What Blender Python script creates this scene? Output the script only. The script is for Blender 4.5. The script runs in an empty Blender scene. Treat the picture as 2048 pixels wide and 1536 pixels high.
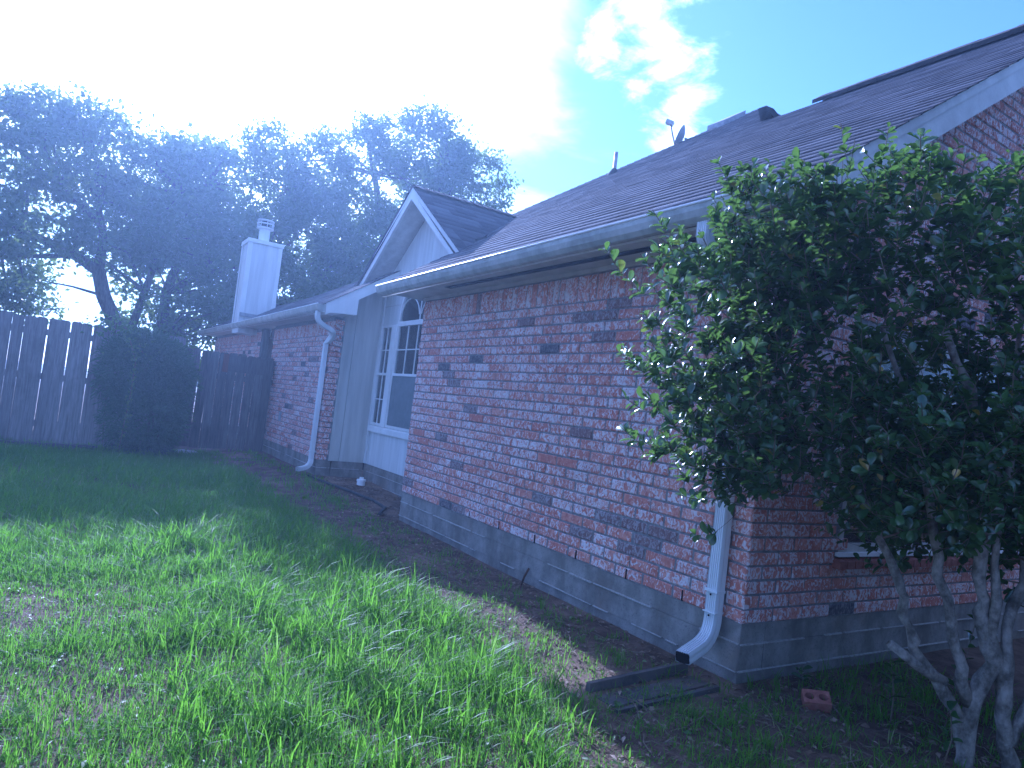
import bpy, math, random
import numpy as np
from mathutils import Matrix, Vector
random.seed(7); rng = np.random.default_rng(7)
SC = bpy.context.scene
COL = SC.collection
rad = math.radians

# ------------------------------------------------------------------ camera
CAM = Vector((-3.103, -2.411, 0.956))
def cam_axes(yaw, pitch, roll):
    d = Vector((math.sin(yaw)*math.cos(pitch), math.cos(yaw)*math.cos(pitch), math.sin(pitch)))
    r = d.cross(Vector((0, 0, 1))).normalized(); u = r.cross(d)
    r2 = math.cos(roll)*r + math.sin(roll)*u
    u2 = -math.sin(roll)*r + math.cos(roll)*u
    return r2, u2, d
R_, U_, D_ = cam_axes(0.56265, 0.04170, 0.11790)
cd = bpy.data.cameras.new('camera'); cam = bpy.data.objects.new('camera', cd); COL.objects.link(cam)
m = Matrix.Identity(4)
for i in range(3):
    m[i][0] = R_[i]; m[i][1] = U_[i]; m[i][2] = -D_[i]; m[i][3] = CAM[i]
cam.matrix_world = m
cd.sensor_width = 36; cd.lens = 36*1399.8/2048; cd.clip_start = 0.05; cd.clip_end = 2000
SC.camera = cam
CN = np.array(CAM); RN, UN, DN = (np.array(v) for v in (R_, U_, D_))
def project(P):                                   # only used to rank pieces by their size in view
    q = np.atleast_2d(P) - CN
    z = q@DN
    return 1024 + 1399.8*(q@RN)/z, 768 - 1399.8*(q@UN)/z, z

# ------------------------------------------------------------------ sky, sun, exposure
SUN_EL, SUN_AZ = rad(28.0), rad(7.6)              # azimuth measured from +Y towards +X
SUN = Vector((math.sin(SUN_AZ)*math.cos(SUN_EL), math.cos(SUN_AZ)*math.cos(SUN_EL), math.sin(SUN_EL)))
W = bpy.data.worlds.new('World'); SC.world = W; W.use_nodes = True
class NT:
    def __init__(s, tree): s.t = tree; s.n = tree.nodes; s.l = tree.links
    def node(s, typ, **kw):
        n = s.n.new(typ)
        for k, v in kw.items():
            if hasattr(n, k): setattr(n, k, v)
            else: s.set(n, k, v)
        return n
    def set(s, n, k, v):
        inp = n.inputs[int(k[1:])] if k[0] == 'i' and k[1:].isdigit() else n.inputs[k.replace('_', ' ')]
        if hasattr(v, 'is_linked') or isinstance(v, bpy.types.NodeSocket): s.l.new(v, inp)
        else: inp.default_value = v
    def math(s, op, a, b=None, clamp=False):
        n = s.n.new('ShaderNodeMath'); n.operation = op; n.use_clamp = clamp
        s.set(n, 'i0', a)
        if b is not None: s.set(n, 'i1', b)
        return n.outputs[0]
    def vmath(s, op, a, b=None):
        n = s.n.new('ShaderNodeVectorMath'); n.operation = op
        s.set(n, 'i0', a)
        if b is not None: s.set(n, 'i1', b)
        return n.outputs['Value'] if op in ('DOT_PRODUCT', 'LENGTH', 'DISTANCE') else n.outputs[0]
    def noise(s, vec, scale, detail=3, rough=0.55, dist=0.0):
        n = s.n.new('ShaderNodeTexNoise')
        if vec is not None: s.l.new(vec, n.inputs['Vector'])
        n.inputs['Scale'].default_value = scale; n.inputs['Detail'].default_value = detail
        n.inputs['Roughness'].default_value = rough; n.inputs['Distortion'].default_value = dist
        return n.outputs['Fac']
    def mapr(s, v, a, b, c=0.0, d=1.0, smooth=True):
        n = s.n.new('ShaderNodeMapRange')
        if smooth: n.interpolation_type = 'SMOOTHSTEP'
        s.set(n, 'i0', v)
        for i, x in enumerate((a, b, c, d)): n.inputs[i+1].default_value = x
        return n.outputs[0]
    def mix(s, f, a, b, mode='MIX'):
        n = s.n.new('ShaderNodeMix'); n.data_type = 'RGBA'; n.blend_type = mode
        for inp, v in ((n.inputs[0], f), (n.inputs[6], a), (n.inputs[7], b)):
            if isinstance(v, bpy.types.NodeSocket): s.l.new(v, inp)
            else: inp.default_value = v if not isinstance(v, tuple) or len(v) == 4 else (*v, 1)
        return n.outputs[2]

PUFFS = [((0.545, 0.655, 0.523), 0.06), ((0.575, 0.656, 0.489), 0.055), ((0.598, 0.656, 0.460), 0.055), ((0.620, 0.656, 0.430), 0.045), ((0.53, 0.63, 0.57), 0.09), ((0.515, 0.700, 0.495), 0.04), ((0.632, 0.668, 0.392), 0.045), ((-0.75, 0.2, 0.63), 0.25), ((-0.3, -0.5, 0.81), 0.3), ((0.7, -0.45, 0.55), 0.22)]
def build_world():
    w = NT(W.node_tree); w.n.clear()
    sky = w.node('ShaderNodeTexSky'); sky.sky_type = 'NISHITA'; sky.sun_disc = False
    sky.sun_elevation = SUN_EL; sky.sun_rotation = SUN_AZ
    sky.air_density = 1.0; sky.dust_density = 0.15; sky.ozone_density = 3.5
    tc = w.node('ShaderNodeTexCoord').outputs['Generated']
    d = w.vmath('NORMALIZE', tc)
    # thin broken cloud: direction projected on a flat cloud deck
    sep = w.node('ShaderNodeSeparateXYZ'); w.l.new(d, sep.inputs[0])
    zc = w.math('MAXIMUM', w.math('ADD', sep.outputs[2], 0.12), 0.05)
    cmb = w.node('ShaderNodeCombineXYZ')
    w.l.new(w.math('DIVIDE', sep.outputs[0], zc), cmb.inputs[0]); w.l.new(w.math('DIVIDE', sep.outputs[1], zc), cmb.inputs[1])
    off = w.vmath('ADD', cmb.outputs[0], CLOUD_OFFSET)
    big = w.noise(off, 1.1, 7, 0.55, 0.25)
    cloud = w.mapr(big, 0.50, 0.74, 0, 0.75)  # cover widened to add fill light from the sky
    # separate cumulus puffs
    fine = w.math('SUBTRACT', w.noise(off, 5.5, 8, 0.62, 0.35), 0.5)
    for (pd, pr_) in PUFFS:
        q = w.math('SUBTRACT', 1.0, w.math('DIVIDE', w.vmath('DISTANCE', d, pd), pr_))
        cloud = w.math('MAXIMUM', cloud, w.mapr(w.math('ADD', q, w.math('MULTIPLY', fine, 3.4)), 0.0, 1.25))
    # bank of cloud that the sun stands behind
    cosg = w.vmath('DOT_PRODUCT', d, tuple(SUN))
    wob = w.math('MULTIPLY', w.math('SUBTRACT', w.noise(off, 2.2, 6, 0.6, 0.3), 0.5), 0.10)
    bank = w.mapr(w.math('ADD', cosg, wob), 0.905, 0.985)
    cov = w.math('MAXIMUM', cloud, bank)
    glow = w.math('POWER', w.math('MAXIMUM', cosg, 0.0), 10.0)
    lum = w.math('ADD', w.math('MULTIPLY', glow, 16.0), 11.5)
    cc = w.vmath('SCALE', (0.88, 0.95, 1.0)); sc = cc.node; w.l.new(lum, sc.inputs['Scale'])
    col = w.mix(cov, sky.outputs[0], sc.outputs[0])
    bg = w.node('ShaderNodeBackground'); w.l.new(col, bg.inputs[0]); bg.inputs[1].default_value = 0.115
    out = w.node('ShaderNodeOutputWorld'); w.l.new(bg.outputs[0], out.inputs[0])
CLOUD_OFFSET = (-5.2, 8.8, 0.0)  # leaves the view fairly clear of the cloud widened for fill
build_world()
ld = bpy.data.lights.new('sun', 'SUN'); ld.energy = 5.0; ld.angle = rad(0.55); ld.color = (1.0, 0.95, 0.86)
lo = bpy.data.objects.new('sun', ld); COL.objects.link(lo)
lo.rotation_euler = SUN.to_track_quat('Z', 'Y').to_euler(); lo.location = (0, 20, 20)
vs = SC.view_settings
vs.view_transform = 'Standard'; vs.look = 'None'; vs.gamma = 1.0; vs.exposure = 1.1; vs.use_curve_mapping = False
vs.use_white_balance = True; vs.white_balance_temperature = 4500; vs.white_balance_tint = 30
SC.cycles.max_bounces = 8; SC.cycles.transparent_max_bounces = 12; SC.cycles.volume_bounces = 0
SC.cycles.use_denoising = True

# ------------------------------------------------------------------ materials
def material(name):
    M = bpy.data.materials.new(name); M.use_nodes = True
    t = NT(M.node_tree); t.n.clear()
    b = t.node('ShaderNodeBsdfPrincipled'); o = t.node('ShaderNodeOutputMaterial')
    t.l.new(b.outputs[0], o.inputs[0])
    return M, t, b, o
def bump(t, b, h, strength=0.3, dist=0.01):
    n = t.node('ShaderNodeBump'); n.inputs['Strength'].default_value = strength; n.inputs['Distance'].default_value = dist
    t.l.new(h, n.inputs['Height']); t.l.new(n.outputs[0], b.inputs['Normal'])
def pos(t): return t.node('ShaderNodeNewGeometry').outputs['Position']
def scaled(t, v, s):
    n = t.node('ShaderNodeVectorMath'); n.operation = 'MULTIPLY'; t.l.new(v, n.inputs[0]); n.inputs[1].default_value = s
    return n.outputs[0]
def attr(t, name): return t.node('ShaderNodeAttribute', attribute_name=name)

def plain(name, c1, c2, scale=8, rough=0.7, bumps=0.15, bscale=60, spec=0.4, stretch=(1, 1, 1), metal=0):
    M, t, b, o = material(name)
    p = scaled(t, pos(t), stretch)
    f = t.mapr(t.noise(p, scale, 6, 0.65), 0.3, 0.72)
    t.l.new(t.mix(f, c1, c2), b.inputs['Base Color'])
    b.inputs['Roughness'].default_value = rough; b.inputs['Specular IOR Level'].default_value = spec
    b.inputs['Metallic'].default_value = metal
    if bumps: bump(t, b, t.noise(p, bscale, 4, 0.6), bumps, 0.01)
    return M

def brick_material(name, per_object):
    M, t, b, o = material(name)
    P = pos(t)
    if per_object:
        oi = t.node('ShaderNodeObjectInfo'); s = t.node('ShaderNodeSeparateColor'); t.l.new(oi.outputs['Color'], s.inputs[0])
    else:
        a = attr(t, 'tone'); s = t.node('ShaderNodeSeparateColor'); t.l.new(a.outputs['Color'], s.inputs[0])
    rnd, dark, pale = s.outputs[0], s.outputs[1], s.outputs[2]
    # shift the pattern per brick so smears do not run across joints
    cx = t.node('ShaderNodeCombineXYZ')
    for i in range(3): t.l.new(t.math('MULTIPLY', rnd, 37.0+11*i), cx.inputs[i])
    Q = t.vmath('ADD', P, cx.outputs[0])
    red = t.mix(t.mapr(rnd, 0.0, 1.0, smooth=False), (0.47, 0.185, 0.130, 1), (0.61, 0.315, 0.235, 1))
    red = t.mix(t.mapr(t.noise(Q, 25, 4, 0.7), 0.35, 0.7), red, (0.39, 0.135, 0.098, 1))
    sm = t.noise(scaled(t, Q, (1, 1, 0.7)), 32, 4, 0.65, 1.6)
    th = t.mapr(pale, 0.0, 1.0, 0.60, 0.40, smooth=False)
    mask = t.mapr(t.math('SUBTRACT', sm, th), -0.02, 0.09)
    mask = t.math('MULTIPLY', mask, t.mapr(t.noise(Q, 90, 3, 0.6), 0.25, 0.5, 0.45, 1.0))
    col = t.mix(mask, red, (0.66, 0.59, 0.57, 1))
    dk = t.mix(t.mapr(sm, 0.45, 0.62), (0.085, 0.08, 0.085, 1), (0.24, 0.20, 0.20, 1))
    col = t.mix(dark, col, dk)
    # grime near the ground and under the eave streaks
    t.l.new(t.mix(t.mapr(t.noise(P, 2.3, 5, 0.6), 0.5, 0.8, 0.0, 0.3), col, (0.20, 0.14, 0.13, 1)), b.inputs['Base Color'])
    b.inputs['Roughness'].default_value = 0.88; b.inputs['Specular IOR Level'].default_value = 0.25
    bump(t, b, t.math('ADD', t.noise(Q, 45, 5, 0.7), t.math('MULTIPLY', mask, 0.4)), 0.55, 0.006)
    return M

def leaf_material(name, c1, c2, trans, tint, rough=0.35, spec=0.5, per_object=False, c3=None):
    M, t, b, o = material(name)
    if per_object:
        rn = t.node('ShaderNodeObjectInfo').outputs['Random']
    else:
        rn = attr(t, 'rnd').outputs['Fac']
    col = t.mix(rn, c1, c2)
    if c3: col = t.mix(t.mapr(rn, c3[3], c3[3]+.005), col, (*c3[:3], 1))
    col = t.mix(t.mapr(t.noise(pos(t), 60, 3), 0.35, 0.7, 0, 0.35), col, (c1[0]*.5, c1[1]*.55, c1[2]*.5, 1))
    t.l.new(col, b.inputs['Base Color'])
    b.inputs['Roughness'].default_value = rough; b.inputs['Specular IOR Level'].default_value = spec
    tr = t.node('ShaderNodeBsdfTranslucent'); t.l.new(t.mix(0.75, col, tint), tr.inputs[0])
    mx = t.node('ShaderNodeMixShader'); mx.inputs[0].default_value = trans
    t.l.new(b.outputs[0], mx.inputs[1]); t.l.new(tr.outputs[0], mx.inputs[2]); t.l.new(mx.outputs[0], o.inputs[0])
    return M

def shingle_material():
    M, t, b, o = material('asphalt shingle')
    a = attr(t, 'rnd').outputs['Fac']
    col = t.mix(a, (0.055, 0.055, 0.066, 1), (0.140, 0.138, 0.156, 1))
    col = t.mix(t.mapr(t.noise(pos(t), 1.3, 6, 0.65), 0.45, 0.75, 0, 0.55), col, (0.045, 0.042, 0.045, 1))
    col = t.mix(t.mapr(t.noise(pos(t), 420, 2, 0.7), 0.45, 0.65, 0, 0.5), col, (0.16, 0.15, 0.15, 1))
    t.l.new(col, b.inputs['Base Color']); b.inputs['Roughness'].default_value = 0.95; b.inputs['Specular IOR Level'].default_value = 0.15
    bump(t, b, t.noise(pos(t), 300, 3, 0.7), 0.5, 0.004)
    return M

def wood_material(name, c1, c2, per_rnd=True):
    M, t, b, o = material(name)
    rn = t.node('ShaderNodeObjectInfo').outputs['Random']
    cx = t.node('ShaderNodeCombineXYZ'); t.l.new(t.math('MULTIPLY', rn, 30), cx.inputs[2]); t.l.new(t.math('MULTIPLY', rn, 13), cx.inputs[0])
    q = t.vmath('ADD', scaled(t, pos(t), (9, 9, 0.55)), cx.outputs[0])
    g = t.noise(q, 5, 6, 0.65, 0.6)
    col = t.mix(t.mapr(g, 0.3, 0.7), c1, c2)
    col = t.mix(t.math('MULTIPLY', rn, 0.45), col, (c1[0]*.55, c1[1]*.55, c1[2]*.6, 1))
    col = t.mix(t.mapr(t.noise(pos(t), 1.7, 5, .6), .5, .75, 0, .5), col, (0.05, 0.052, 0.04, 1))
    t.l.new(col, b.inputs['Base Color']); b.inputs['Roughness'].default_value = 0.9; b.inputs['Specular IOR Level'].default_value = 0.2
    bump(t, b, g, 0.5, 0.008)
    return M

def soil_material():
    M, t, b, o = material('soil')
    P = pos(t)
    col = t.mix(t.mapr(t.noise(P, 6, 8, 0.7), 0.3, 0.7), (0.070, 0.050, 0.036, 1), (0.185, 0.130, 0.092, 1))
    col = t.mix(t.mapr(t.noise(P, 1.4, 5, 0.6), 0.50, 0.66, 0, 0.75), col, (0.29, 0.205, 0.145, 1))
    col = t.mix(t.mapr(t.noise(P, 70, 4, 0.7), 0.5, 0.75, 0, 0.6), col, (0.05, 0.035, 0.026, 1))
    t.l.new(col, b.inputs['Base Color']); b.inputs['Roughness'].default_value = 0.95; b.inputs['Specular IOR Level'].default_value = 0.15
    bump(t, b, t.math('ADD', t.noise(P, 22, 6, 0.7), t.math('MULTIPLY', t.noise(P, 120, 4, 0.7), 0.5)), 0.9, 0.02)
    return M

def concrete_material(name, c1, c2):
    M, t, b, o = material(name)
    P = pos(t)
    col = t.mix(t.mapr(t.noise(P, 5, 7, 0.7), 0.3, 0.7), c1, c2)
    col = t.mix(t.mapr(t.noise(scaled(t, P, (1, 1, .35)), 3, 5, 0.65), 0.46, 0.68, 0, 0.7), col, (0.11, 0.095, 0.075, 1))
    col = t.mix(t.mapr(t.noise(P, 1.6, 6, 0.7), 0.52, 0.66, 0, 0.45), col, (0.20, 0.15, 0.11, 1))
    col = t.mix(t.mapr(t.noise(P, 90, 3, 0.7), 0.55, 0.70, 0, 0.6), col, (0.09, 0.085, 0.08, 1))
    t.l.new(col, b.inputs['Base Color']); b.inputs['Roughness'].default_value = 0.9; b.inputs['Specular IOR Level'].default_value = 0.25
    bump(t, b, t.noise(P, 60, 6, 0.7), 0.4, 0.006)
    return M

def glass_material():
    M, t, b, o = material('window glass')
    b.inputs['Base Color'].default_value = (0.02, 0.025, 0.028, 1); b.inputs['Roughness'].default_value = 0.04
    b.inputs['Specular IOR Level'].default_value = 0.6
    tr = t.node('ShaderNodeBsdfTransparent'); tr.inputs[0].default_value = (0.75, 0.8, 0.8, 1)
    gl = t.node('ShaderNodeBsdfGlossy'); gl.inputs['Roughness'].default_value = 0.03; gl.inputs[0].default_value = (1, 1, 1, 1)
    fr = t.node('ShaderNodeFresnel'); fr.inputs[0].default_value = 1.6
    bump_n = t.node('ShaderNodeBump'); bump_n.inputs['Strength'].default_value = 0.05; bump_n.inputs['Distance'].default_value = 0.02
    t.l.new(t.noise(pos(t), 4, 2), bump_n.inputs['Height']); t.l.new(bump_n.outputs[0], gl.inputs['Normal'])
    mx = t.node('ShaderNodeMixShader'); t.l.new(fr.outputs[0], mx.inputs[0]); t.l.new(tr.outputs[0], mx.inputs[1]); t.l.new(gl.outputs[0], mx.inputs[2])
    t.l.new(mx.outputs[0], o.inputs[0])
    return M

MT = {}
MT['brick'] = brick_material('tumbled brick', True)
MT['brickj'] = brick_material('tumbled brick field', False)
MT['mortar'] = plain('mortar', (0.15, 0.145, 0.14), (0.28, 0.27, 0.26), 30, 0.95, 0.4, 150, 0.15)
MT['concrete'] = concrete_material('foundation concrete', (0.16, 0.15, 0.13), (0.30, 0.28, 0.245))
MT['seam'] = plain('pale cement fin', (0.30, 0.28, 0.25), (0.46, 0.44, 0.40), 40, 0.95, 0.3, 120, 0.15)
MT['block'] = concrete_material('dark concrete', (0.050, 0.048, 0.046), (0.105, 0.10, 0.096))
MT['white'] = plain('white trim paint', (0.66, 0.66, 0.63), (0.80, 0.80, 0.77), 3, 0.55, 0.08, 90, 0.4, (1, 1, .4))
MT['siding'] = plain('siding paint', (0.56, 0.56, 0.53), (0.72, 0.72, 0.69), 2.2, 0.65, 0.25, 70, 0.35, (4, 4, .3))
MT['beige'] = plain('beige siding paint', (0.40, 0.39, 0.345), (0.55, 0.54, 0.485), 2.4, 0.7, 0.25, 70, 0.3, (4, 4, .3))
MT['trim'] = plain('beige trim paint', (0.42, 0.41, 0.37), (0.58, 0.57, 0.52), 4, 0.6, 0.12, 80, 0.35)
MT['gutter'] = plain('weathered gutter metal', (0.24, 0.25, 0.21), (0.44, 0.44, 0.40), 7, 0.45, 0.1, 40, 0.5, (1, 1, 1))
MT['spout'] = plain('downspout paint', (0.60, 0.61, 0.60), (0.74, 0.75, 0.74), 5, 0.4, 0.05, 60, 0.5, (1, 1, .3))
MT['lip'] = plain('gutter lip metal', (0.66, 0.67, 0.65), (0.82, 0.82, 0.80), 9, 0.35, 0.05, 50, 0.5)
MT['shingle'] = shingle_material()
MT['deck'] = plain('roof underlay', (0.03, 0.028, 0.028), (0.05, 0.046, 0.045), 6, 0.9, 0.2, 100, 0.2)
MT['dark'] = plain('dark gap', (0.012, 0.011, 0.011), (0.02, 0.018, 0.018), 20, 0.95, 0, 1, 0.1)  # near-black colour for the shade inside openings, also used on screws
MT['glass'] = glass_material()
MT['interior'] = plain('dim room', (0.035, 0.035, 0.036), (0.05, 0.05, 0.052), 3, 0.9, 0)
MT['blind'] = plain('window blind', (0.34, 0.36, 0.35), (0.44, 0.46, 0.45), 3, 0.7, 0)
MT['screen'] = plain('insect screen', (0.13, 0.15, 0.15), (0.17, 0.19, 0.19), 9, 0.8, 0.1, 300)
MT['fence'] = wood_material('weathered cedar', (0.16, 0.145, 0.13), (0.30, 0.275, 0.25))
MT['gate'] = wood_material('dark stained cedar', (0.085, 0.078, 0.074), (0.175, 0.16, 0.148))
MT['redboard'] = wood_material('reddish board', (0.13, 0.05, 0.035), (0.20, 0.09, 0.06))
MT['timber'] = wood_material('grey timber', (0.09, 0.085, 0.08), (0.17, 0.16, 0.15))
MT['soil'] = soil_material()
MT['bark'] = plain('oak bark', (0.055, 0.045, 0.038), (0.13, 0.11, 0.095), 9, 0.95, 0.8, 30, 0.2, (3, 3, .5))
MT['palebark'] = plain('pale smooth bark', (0.075, 0.068, 0.052), (0.34, 0.31, 0.26), 17, 0.9, 0.9, 45, 0.2, (1, 1, .8))
MT['twig'] = plain('twig bark', (0.10, 0.075, 0.05), (0.19, 0.15, 0.10), 30, 0.8, 0.2, 90)
MT['oakleaf'] = leaf_material('oak leaf', (0.040, 0.068, 0.022, 1), (0.095, 0.145, 0.042, 1), 0.40, (0.22, 0.32, 0.05, 1), 0.5, 0.35)
MT['leaf'] = leaf_material('glossy shrub leaf', (0.022, 0.060, 0.022, 1), (0.065, 0.130, 0.034, 1), 0.26, (0.22, 0.41, 0.06, 1), 0.25, 0.75, False, (0.35, 0.25, 0.04, 0.985))
MT['leafo'] = leaf_material('glossy shrub leaf single', (0.022, 0.060, 0.022, 1), (0.065, 0.130, 0.034, 1), 0.26, (0.22, 0.41, 0.06, 1), 0.25, 0.75, True, (0.35, 0.25, 0.04, 0.985))
MT['grass'] = leaf_material('grass blade', (0.038, 0.100, 0.016, 1), (0.105, 0.205, 0.030, 1), 0.48, (0.27, 0.60, 0.03, 1), 0.5, 0.22, False, (0.34, 0.29, 0.17, 0.95))
MT['juniper'] = leaf_material('juniper spray', (0.045, 0.085, 0.045, 1), (0.105, 0.165, 0.080, 1), 0.25, (0.14, 0.24, 0.07, 1), 0.6, 0.3)
MT['vine'] = leaf_material('vine leaf', (0.07, 0.13, 0.04, 1), (0.15, 0.21, 0.08, 1), 0.3, (0.2, 0.32, 0.06, 1), 0.5, 0.3)
MT['litter'] = leaf_material('dry leaf', (0.10, 0.065, 0.04, 1), (0.38, 0.29, 0.21, 1), 0.1, (0.25, 0.16, 0.07, 1), 0.8, 0.2)
MT['rust'] = plain('rusty steel', (0.05, 0.03, 0.022), (0.12, 0.06, 0.035), 60, 0.8, 0.3, 120)
MT['rubber'] = plain('black hose', (0.018, 0.018, 0.02), (0.05, 0.05, 0.05), 12, 0.6, 0.1, 80)
MT['pvc'] = plain('white plastic', (0.72, 0.72, 0.70), (0.82, 0.82, 0.80), 9, 0.4, 0.03, 80)
MT['redbrick'] = plain('orange red brick', (0.22, 0.085, 0.06), (0.33, 0.145, 0.105), 25, 0.9, 0.5, 70, 0.2)
MT['metal'] = plain('grey vent metal', (0.22, 0.22, 0.23), (0.34, 0.34, 0.35), 12, 0.5, 0.1, 60, 0.5)
MT['dish'] = plain('grey dish paint', (0.36, 0.37, 0.38), (0.46, 0.47, 0.48), 9, 0.45, 0.03, 60, 0.5)
MT['rock'] = plain('pale limestone', (0.45, 0.43, 0.40), (0.62, 0.60, 0.56), 14, 0.9, 0.5, 50, 0.2)

# ------------------------------------------------------------------ object helpers
def link(o): COL.objects.link(o); return o
def par(o, p):
    if p is not None:
        o.parent = p
        if p.parent is None and p.type == 'EMPTY': o.matrix_parent_inverse = Matrix.Translation(p.location).inverted()
    return o
def tag(o, label=None, cat=None, group=None, kind=None):
    if label: o['label'] = label
    if cat: o['category'] = cat
    if group: o['group'] = group
    if kind: o['kind'] = kind
    return o
def empty(name, loc, label, cat, group=None):
    o = link(bpy.data.objects.new(name, None)); o.location = loc; o.empty_display_size = 0.2
    return tag(o, label, cat, group)

class MB:
    def __init__(s): s.v = []; s.f = []; s.tone = []; s.has = False
    def quad(s, a, b, c, d):
        n = len(s.v); s.v += [tuple(a), tuple(b), tuple(c), tuple(d)]; s.f.append((n, n+1, n+2, n+3)); return s
    def poly(s, pts):
        n = len(s.v); s.v += [tuple(p) for p in pts]; s.f.append(tuple(range(n, n+len(pts)))); return s
    def hexa(s, p):            # 8 corners: bottom loop then top loop
        n = len(s.v); s.v += [tuple(q) for q in p]
        for f in ((3, 2, 1, 0), (4, 5, 6, 7), (0, 1, 5, 4), (1, 2, 6, 5), (2, 3, 7, 6), (3, 0, 4, 7)): s.f.append(tuple(n+i for i in f))
        return s
    def box(s, x0, x1, y0, y1, z0, z1):
        return s.hexa([(x0, y0, z0), (x1, y0, z0), (x1, y1, z0), (x0, y1, z0), (x0, y0, z1), (x1, y0, z1), (x1, y1, z1), (x0, y1, z1)])
    def prism(s, prof, a, b, cap=True):   # prof: list of 3-D offsets; swept from a to b
        n = len(s.v); k = len(prof); a = Vector(a); b = Vector(b)
        s.v += [tuple(a+Vector(p)) for p in prof] + [tuple(b+Vector(p)) for p in prof]
        for i in range(k): j = (i+1) % k; s.f.append((n+i, n+j, n+k+j, n+k+i))
        if cap: s.f.append(tuple(n+i for i in reversed(range(k)))); s.f.append(tuple(n+k+i for i in range(k)))
        return s
    def tube(s, pts, radii, seg=8, cap=True):
        pts = [Vector(p) for p in pts]; n = len(s.v); up = None
        for i, p in enumerate(pts):
            t = (pts[min(i+1, len(pts)-1)]-pts[max(i-1, 0)]).normalized()
            if up is None: up = t.orthogonal().normalized()
            up = (up - t*up.dot(t)).normalized(); w = t.cross(up)
            r = radii[i] if hasattr(radii, '__len__') else radii
            for k in range(seg):
                a = 2*math.pi*k/seg; s.v.append(tuple(p+(up*math.cos(a)+w*math.sin(a))*r))
        for i in range(len(pts)-1):
            for k in range(seg):
                a = n+i*seg+k; b = n+i*seg+(k+1) % seg; s.f.append((a, b, b+seg, a+seg))
        if cap: s.f.append(tuple(n+k for k in reversed(range(seg)))); s.f.append(tuple(n+(len(pts)-1)*seg+k for k in range(seg)))
        return s
    def lathe(s, c, prof, seg=20):
        n = len(s.v); c = Vector(c)
        for r, z in prof:
            for k in range(seg):
                a = 2*math.pi*k/seg; s.v.append((c.x+r*math.cos(a), c.y+r*math.sin(a), c.z+z))
        for i in range(len(prof)-1):
            for k in range(seg):
                a = n+i*seg+k; b = n+i*seg+(k+1) % seg; s.f.append((a, b, b+seg, a+seg))
        return s
    def build(s, name, mat, parent=None, smooth=False, kind=None):
        me = bpy.data.meshes.new(name); me.from_pydata(s.v, [], s.f); me.update()
        me.materials.append(MT[mat])
        if smooth: me.polygons.foreach_set('use_smooth', [True]*len(me.polygons))
        o = link(bpy.data.objects.new(name, me)); par(o, parent)
        if kind: o['kind'] = kind
        return o

def np_mesh(name, V, F, mat, parent=None, rnd=None, kind=None, smooth=False, tone=None):
    V = np.asarray(V, np.float32); F = np.asarray(F, np.int32); nv = F.shape[1]
    me = bpy.data.meshes.new(name)
    me.vertices.add(len(V)); me.vertices.foreach_set('co', V.ravel())
    me.loops.add(F.size); me.loops.foreach_set('vertex_index', F.ravel())
    me.polygons.add(len(F)); me.polygons.foreach_set('loop_start', np.arange(0, F.size, nv, dtype=np.int32))
    me.update(calc_edges=True)
    if rnd is not None:
        a = me.attributes.new('rnd', 'FLOAT', 'POINT'); a.data.foreach_set('value', np.asarray(rnd, np.float32))
    if tone is not None:
        a = me.attributes.new('tone', 'FLOAT_COLOR', 'POINT'); a.data.foreach_set('color', np.asarray(tone, np.float32).ravel())
    if smooth: me.polygons.foreach_set('use_smooth', np.ones(len(F), bool))
    me.materials.append(MT[mat])
    o = link(bpy.data.objects.new(name, me)); par(o, parent)
    if kind: o['kind'] = kind
    return o

def sstep(a, b, x): t = np.clip((x-a)/(b-a), 0, 1); return t*t*(3-2*t)

# ------------------------------------------------------------------ ground
_nw = rng.normal(size=(40, 2))*np.linspace(0.6, 9, 40)[:, None]; _np = rng.uniform(0, 6.28, 40); _na = 1/np.linspace(1, 9, 40)
def lumps(x, y):
    x = np.asarray(x, float); y = np.asarray(y, float); s = 0
    for (a, b), p, k in zip(_nw, _np, _na): s = s + k*np.sin(a*x+b*y+p)
    return s*0.22
def gz(x, y):
    x = np.asarray(x, float); y = np.asarray(y, float)
    base = -0.305 + 0.085*sstep(4.6, 7.2, y)*sstep(-1.6, -0.1, x)
    base = base + 0.02*sstep(-1.6, -2.6, x)*0 - 0.035*sstep(0.4, -1.5, y)*sstep(1.0, -0.5, x)*0
    return base + 0.022*lumps(x, y)*sstep(0.05, 0.6, np.hypot(x-0.3, (y-20)*0)+0.3)
def axis(lo, hi, fine, lim):
    a = list(np.arange(lo, hi+1e-6, fine)); s = fine; x = hi
    while x < lim: s *= 1.35; x += s; a.append(x)
    s = fine; x = lo
    while x > -lim: s *= 1.35; x -= s; a.insert(0, x)
    return np.array(a)
gx, gy = axis(-6, 2.2, 0.045, 130), axis(-2.6, 10.8, 0.055, 130)
GX, GY = np.meshgrid(gx, gy)
V = np.stack([GX, GY, gz(GX, GY)], -1).reshape(-1, 3)
nx, ny = len(gx), len(gy)
ii = (np.arange(ny-1)[:, None]*nx + np.arange(nx-1)[None]).ravel()
ground = np_mesh('ground', V, np.stack([ii, ii+1, ii+nx+1, ii+nx], 1), 'soil', smooth=True)
tag(ground, 'bare brown soil with patches of lawn along the house', kind='structure')

# ------------------------------------------------------------------ house
house = empty('brick_house', (0, 0, -0.3), 'single storey red brick house with grey shingle roof and white gable', 'house')
WX, RY = -0.08, 0.618           # wing wall plane, recessed window wall plane
L1 = 4.443                      # length of the near wall
CRS, BL, JT = 0.0762, 0.254, 0.010

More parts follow.
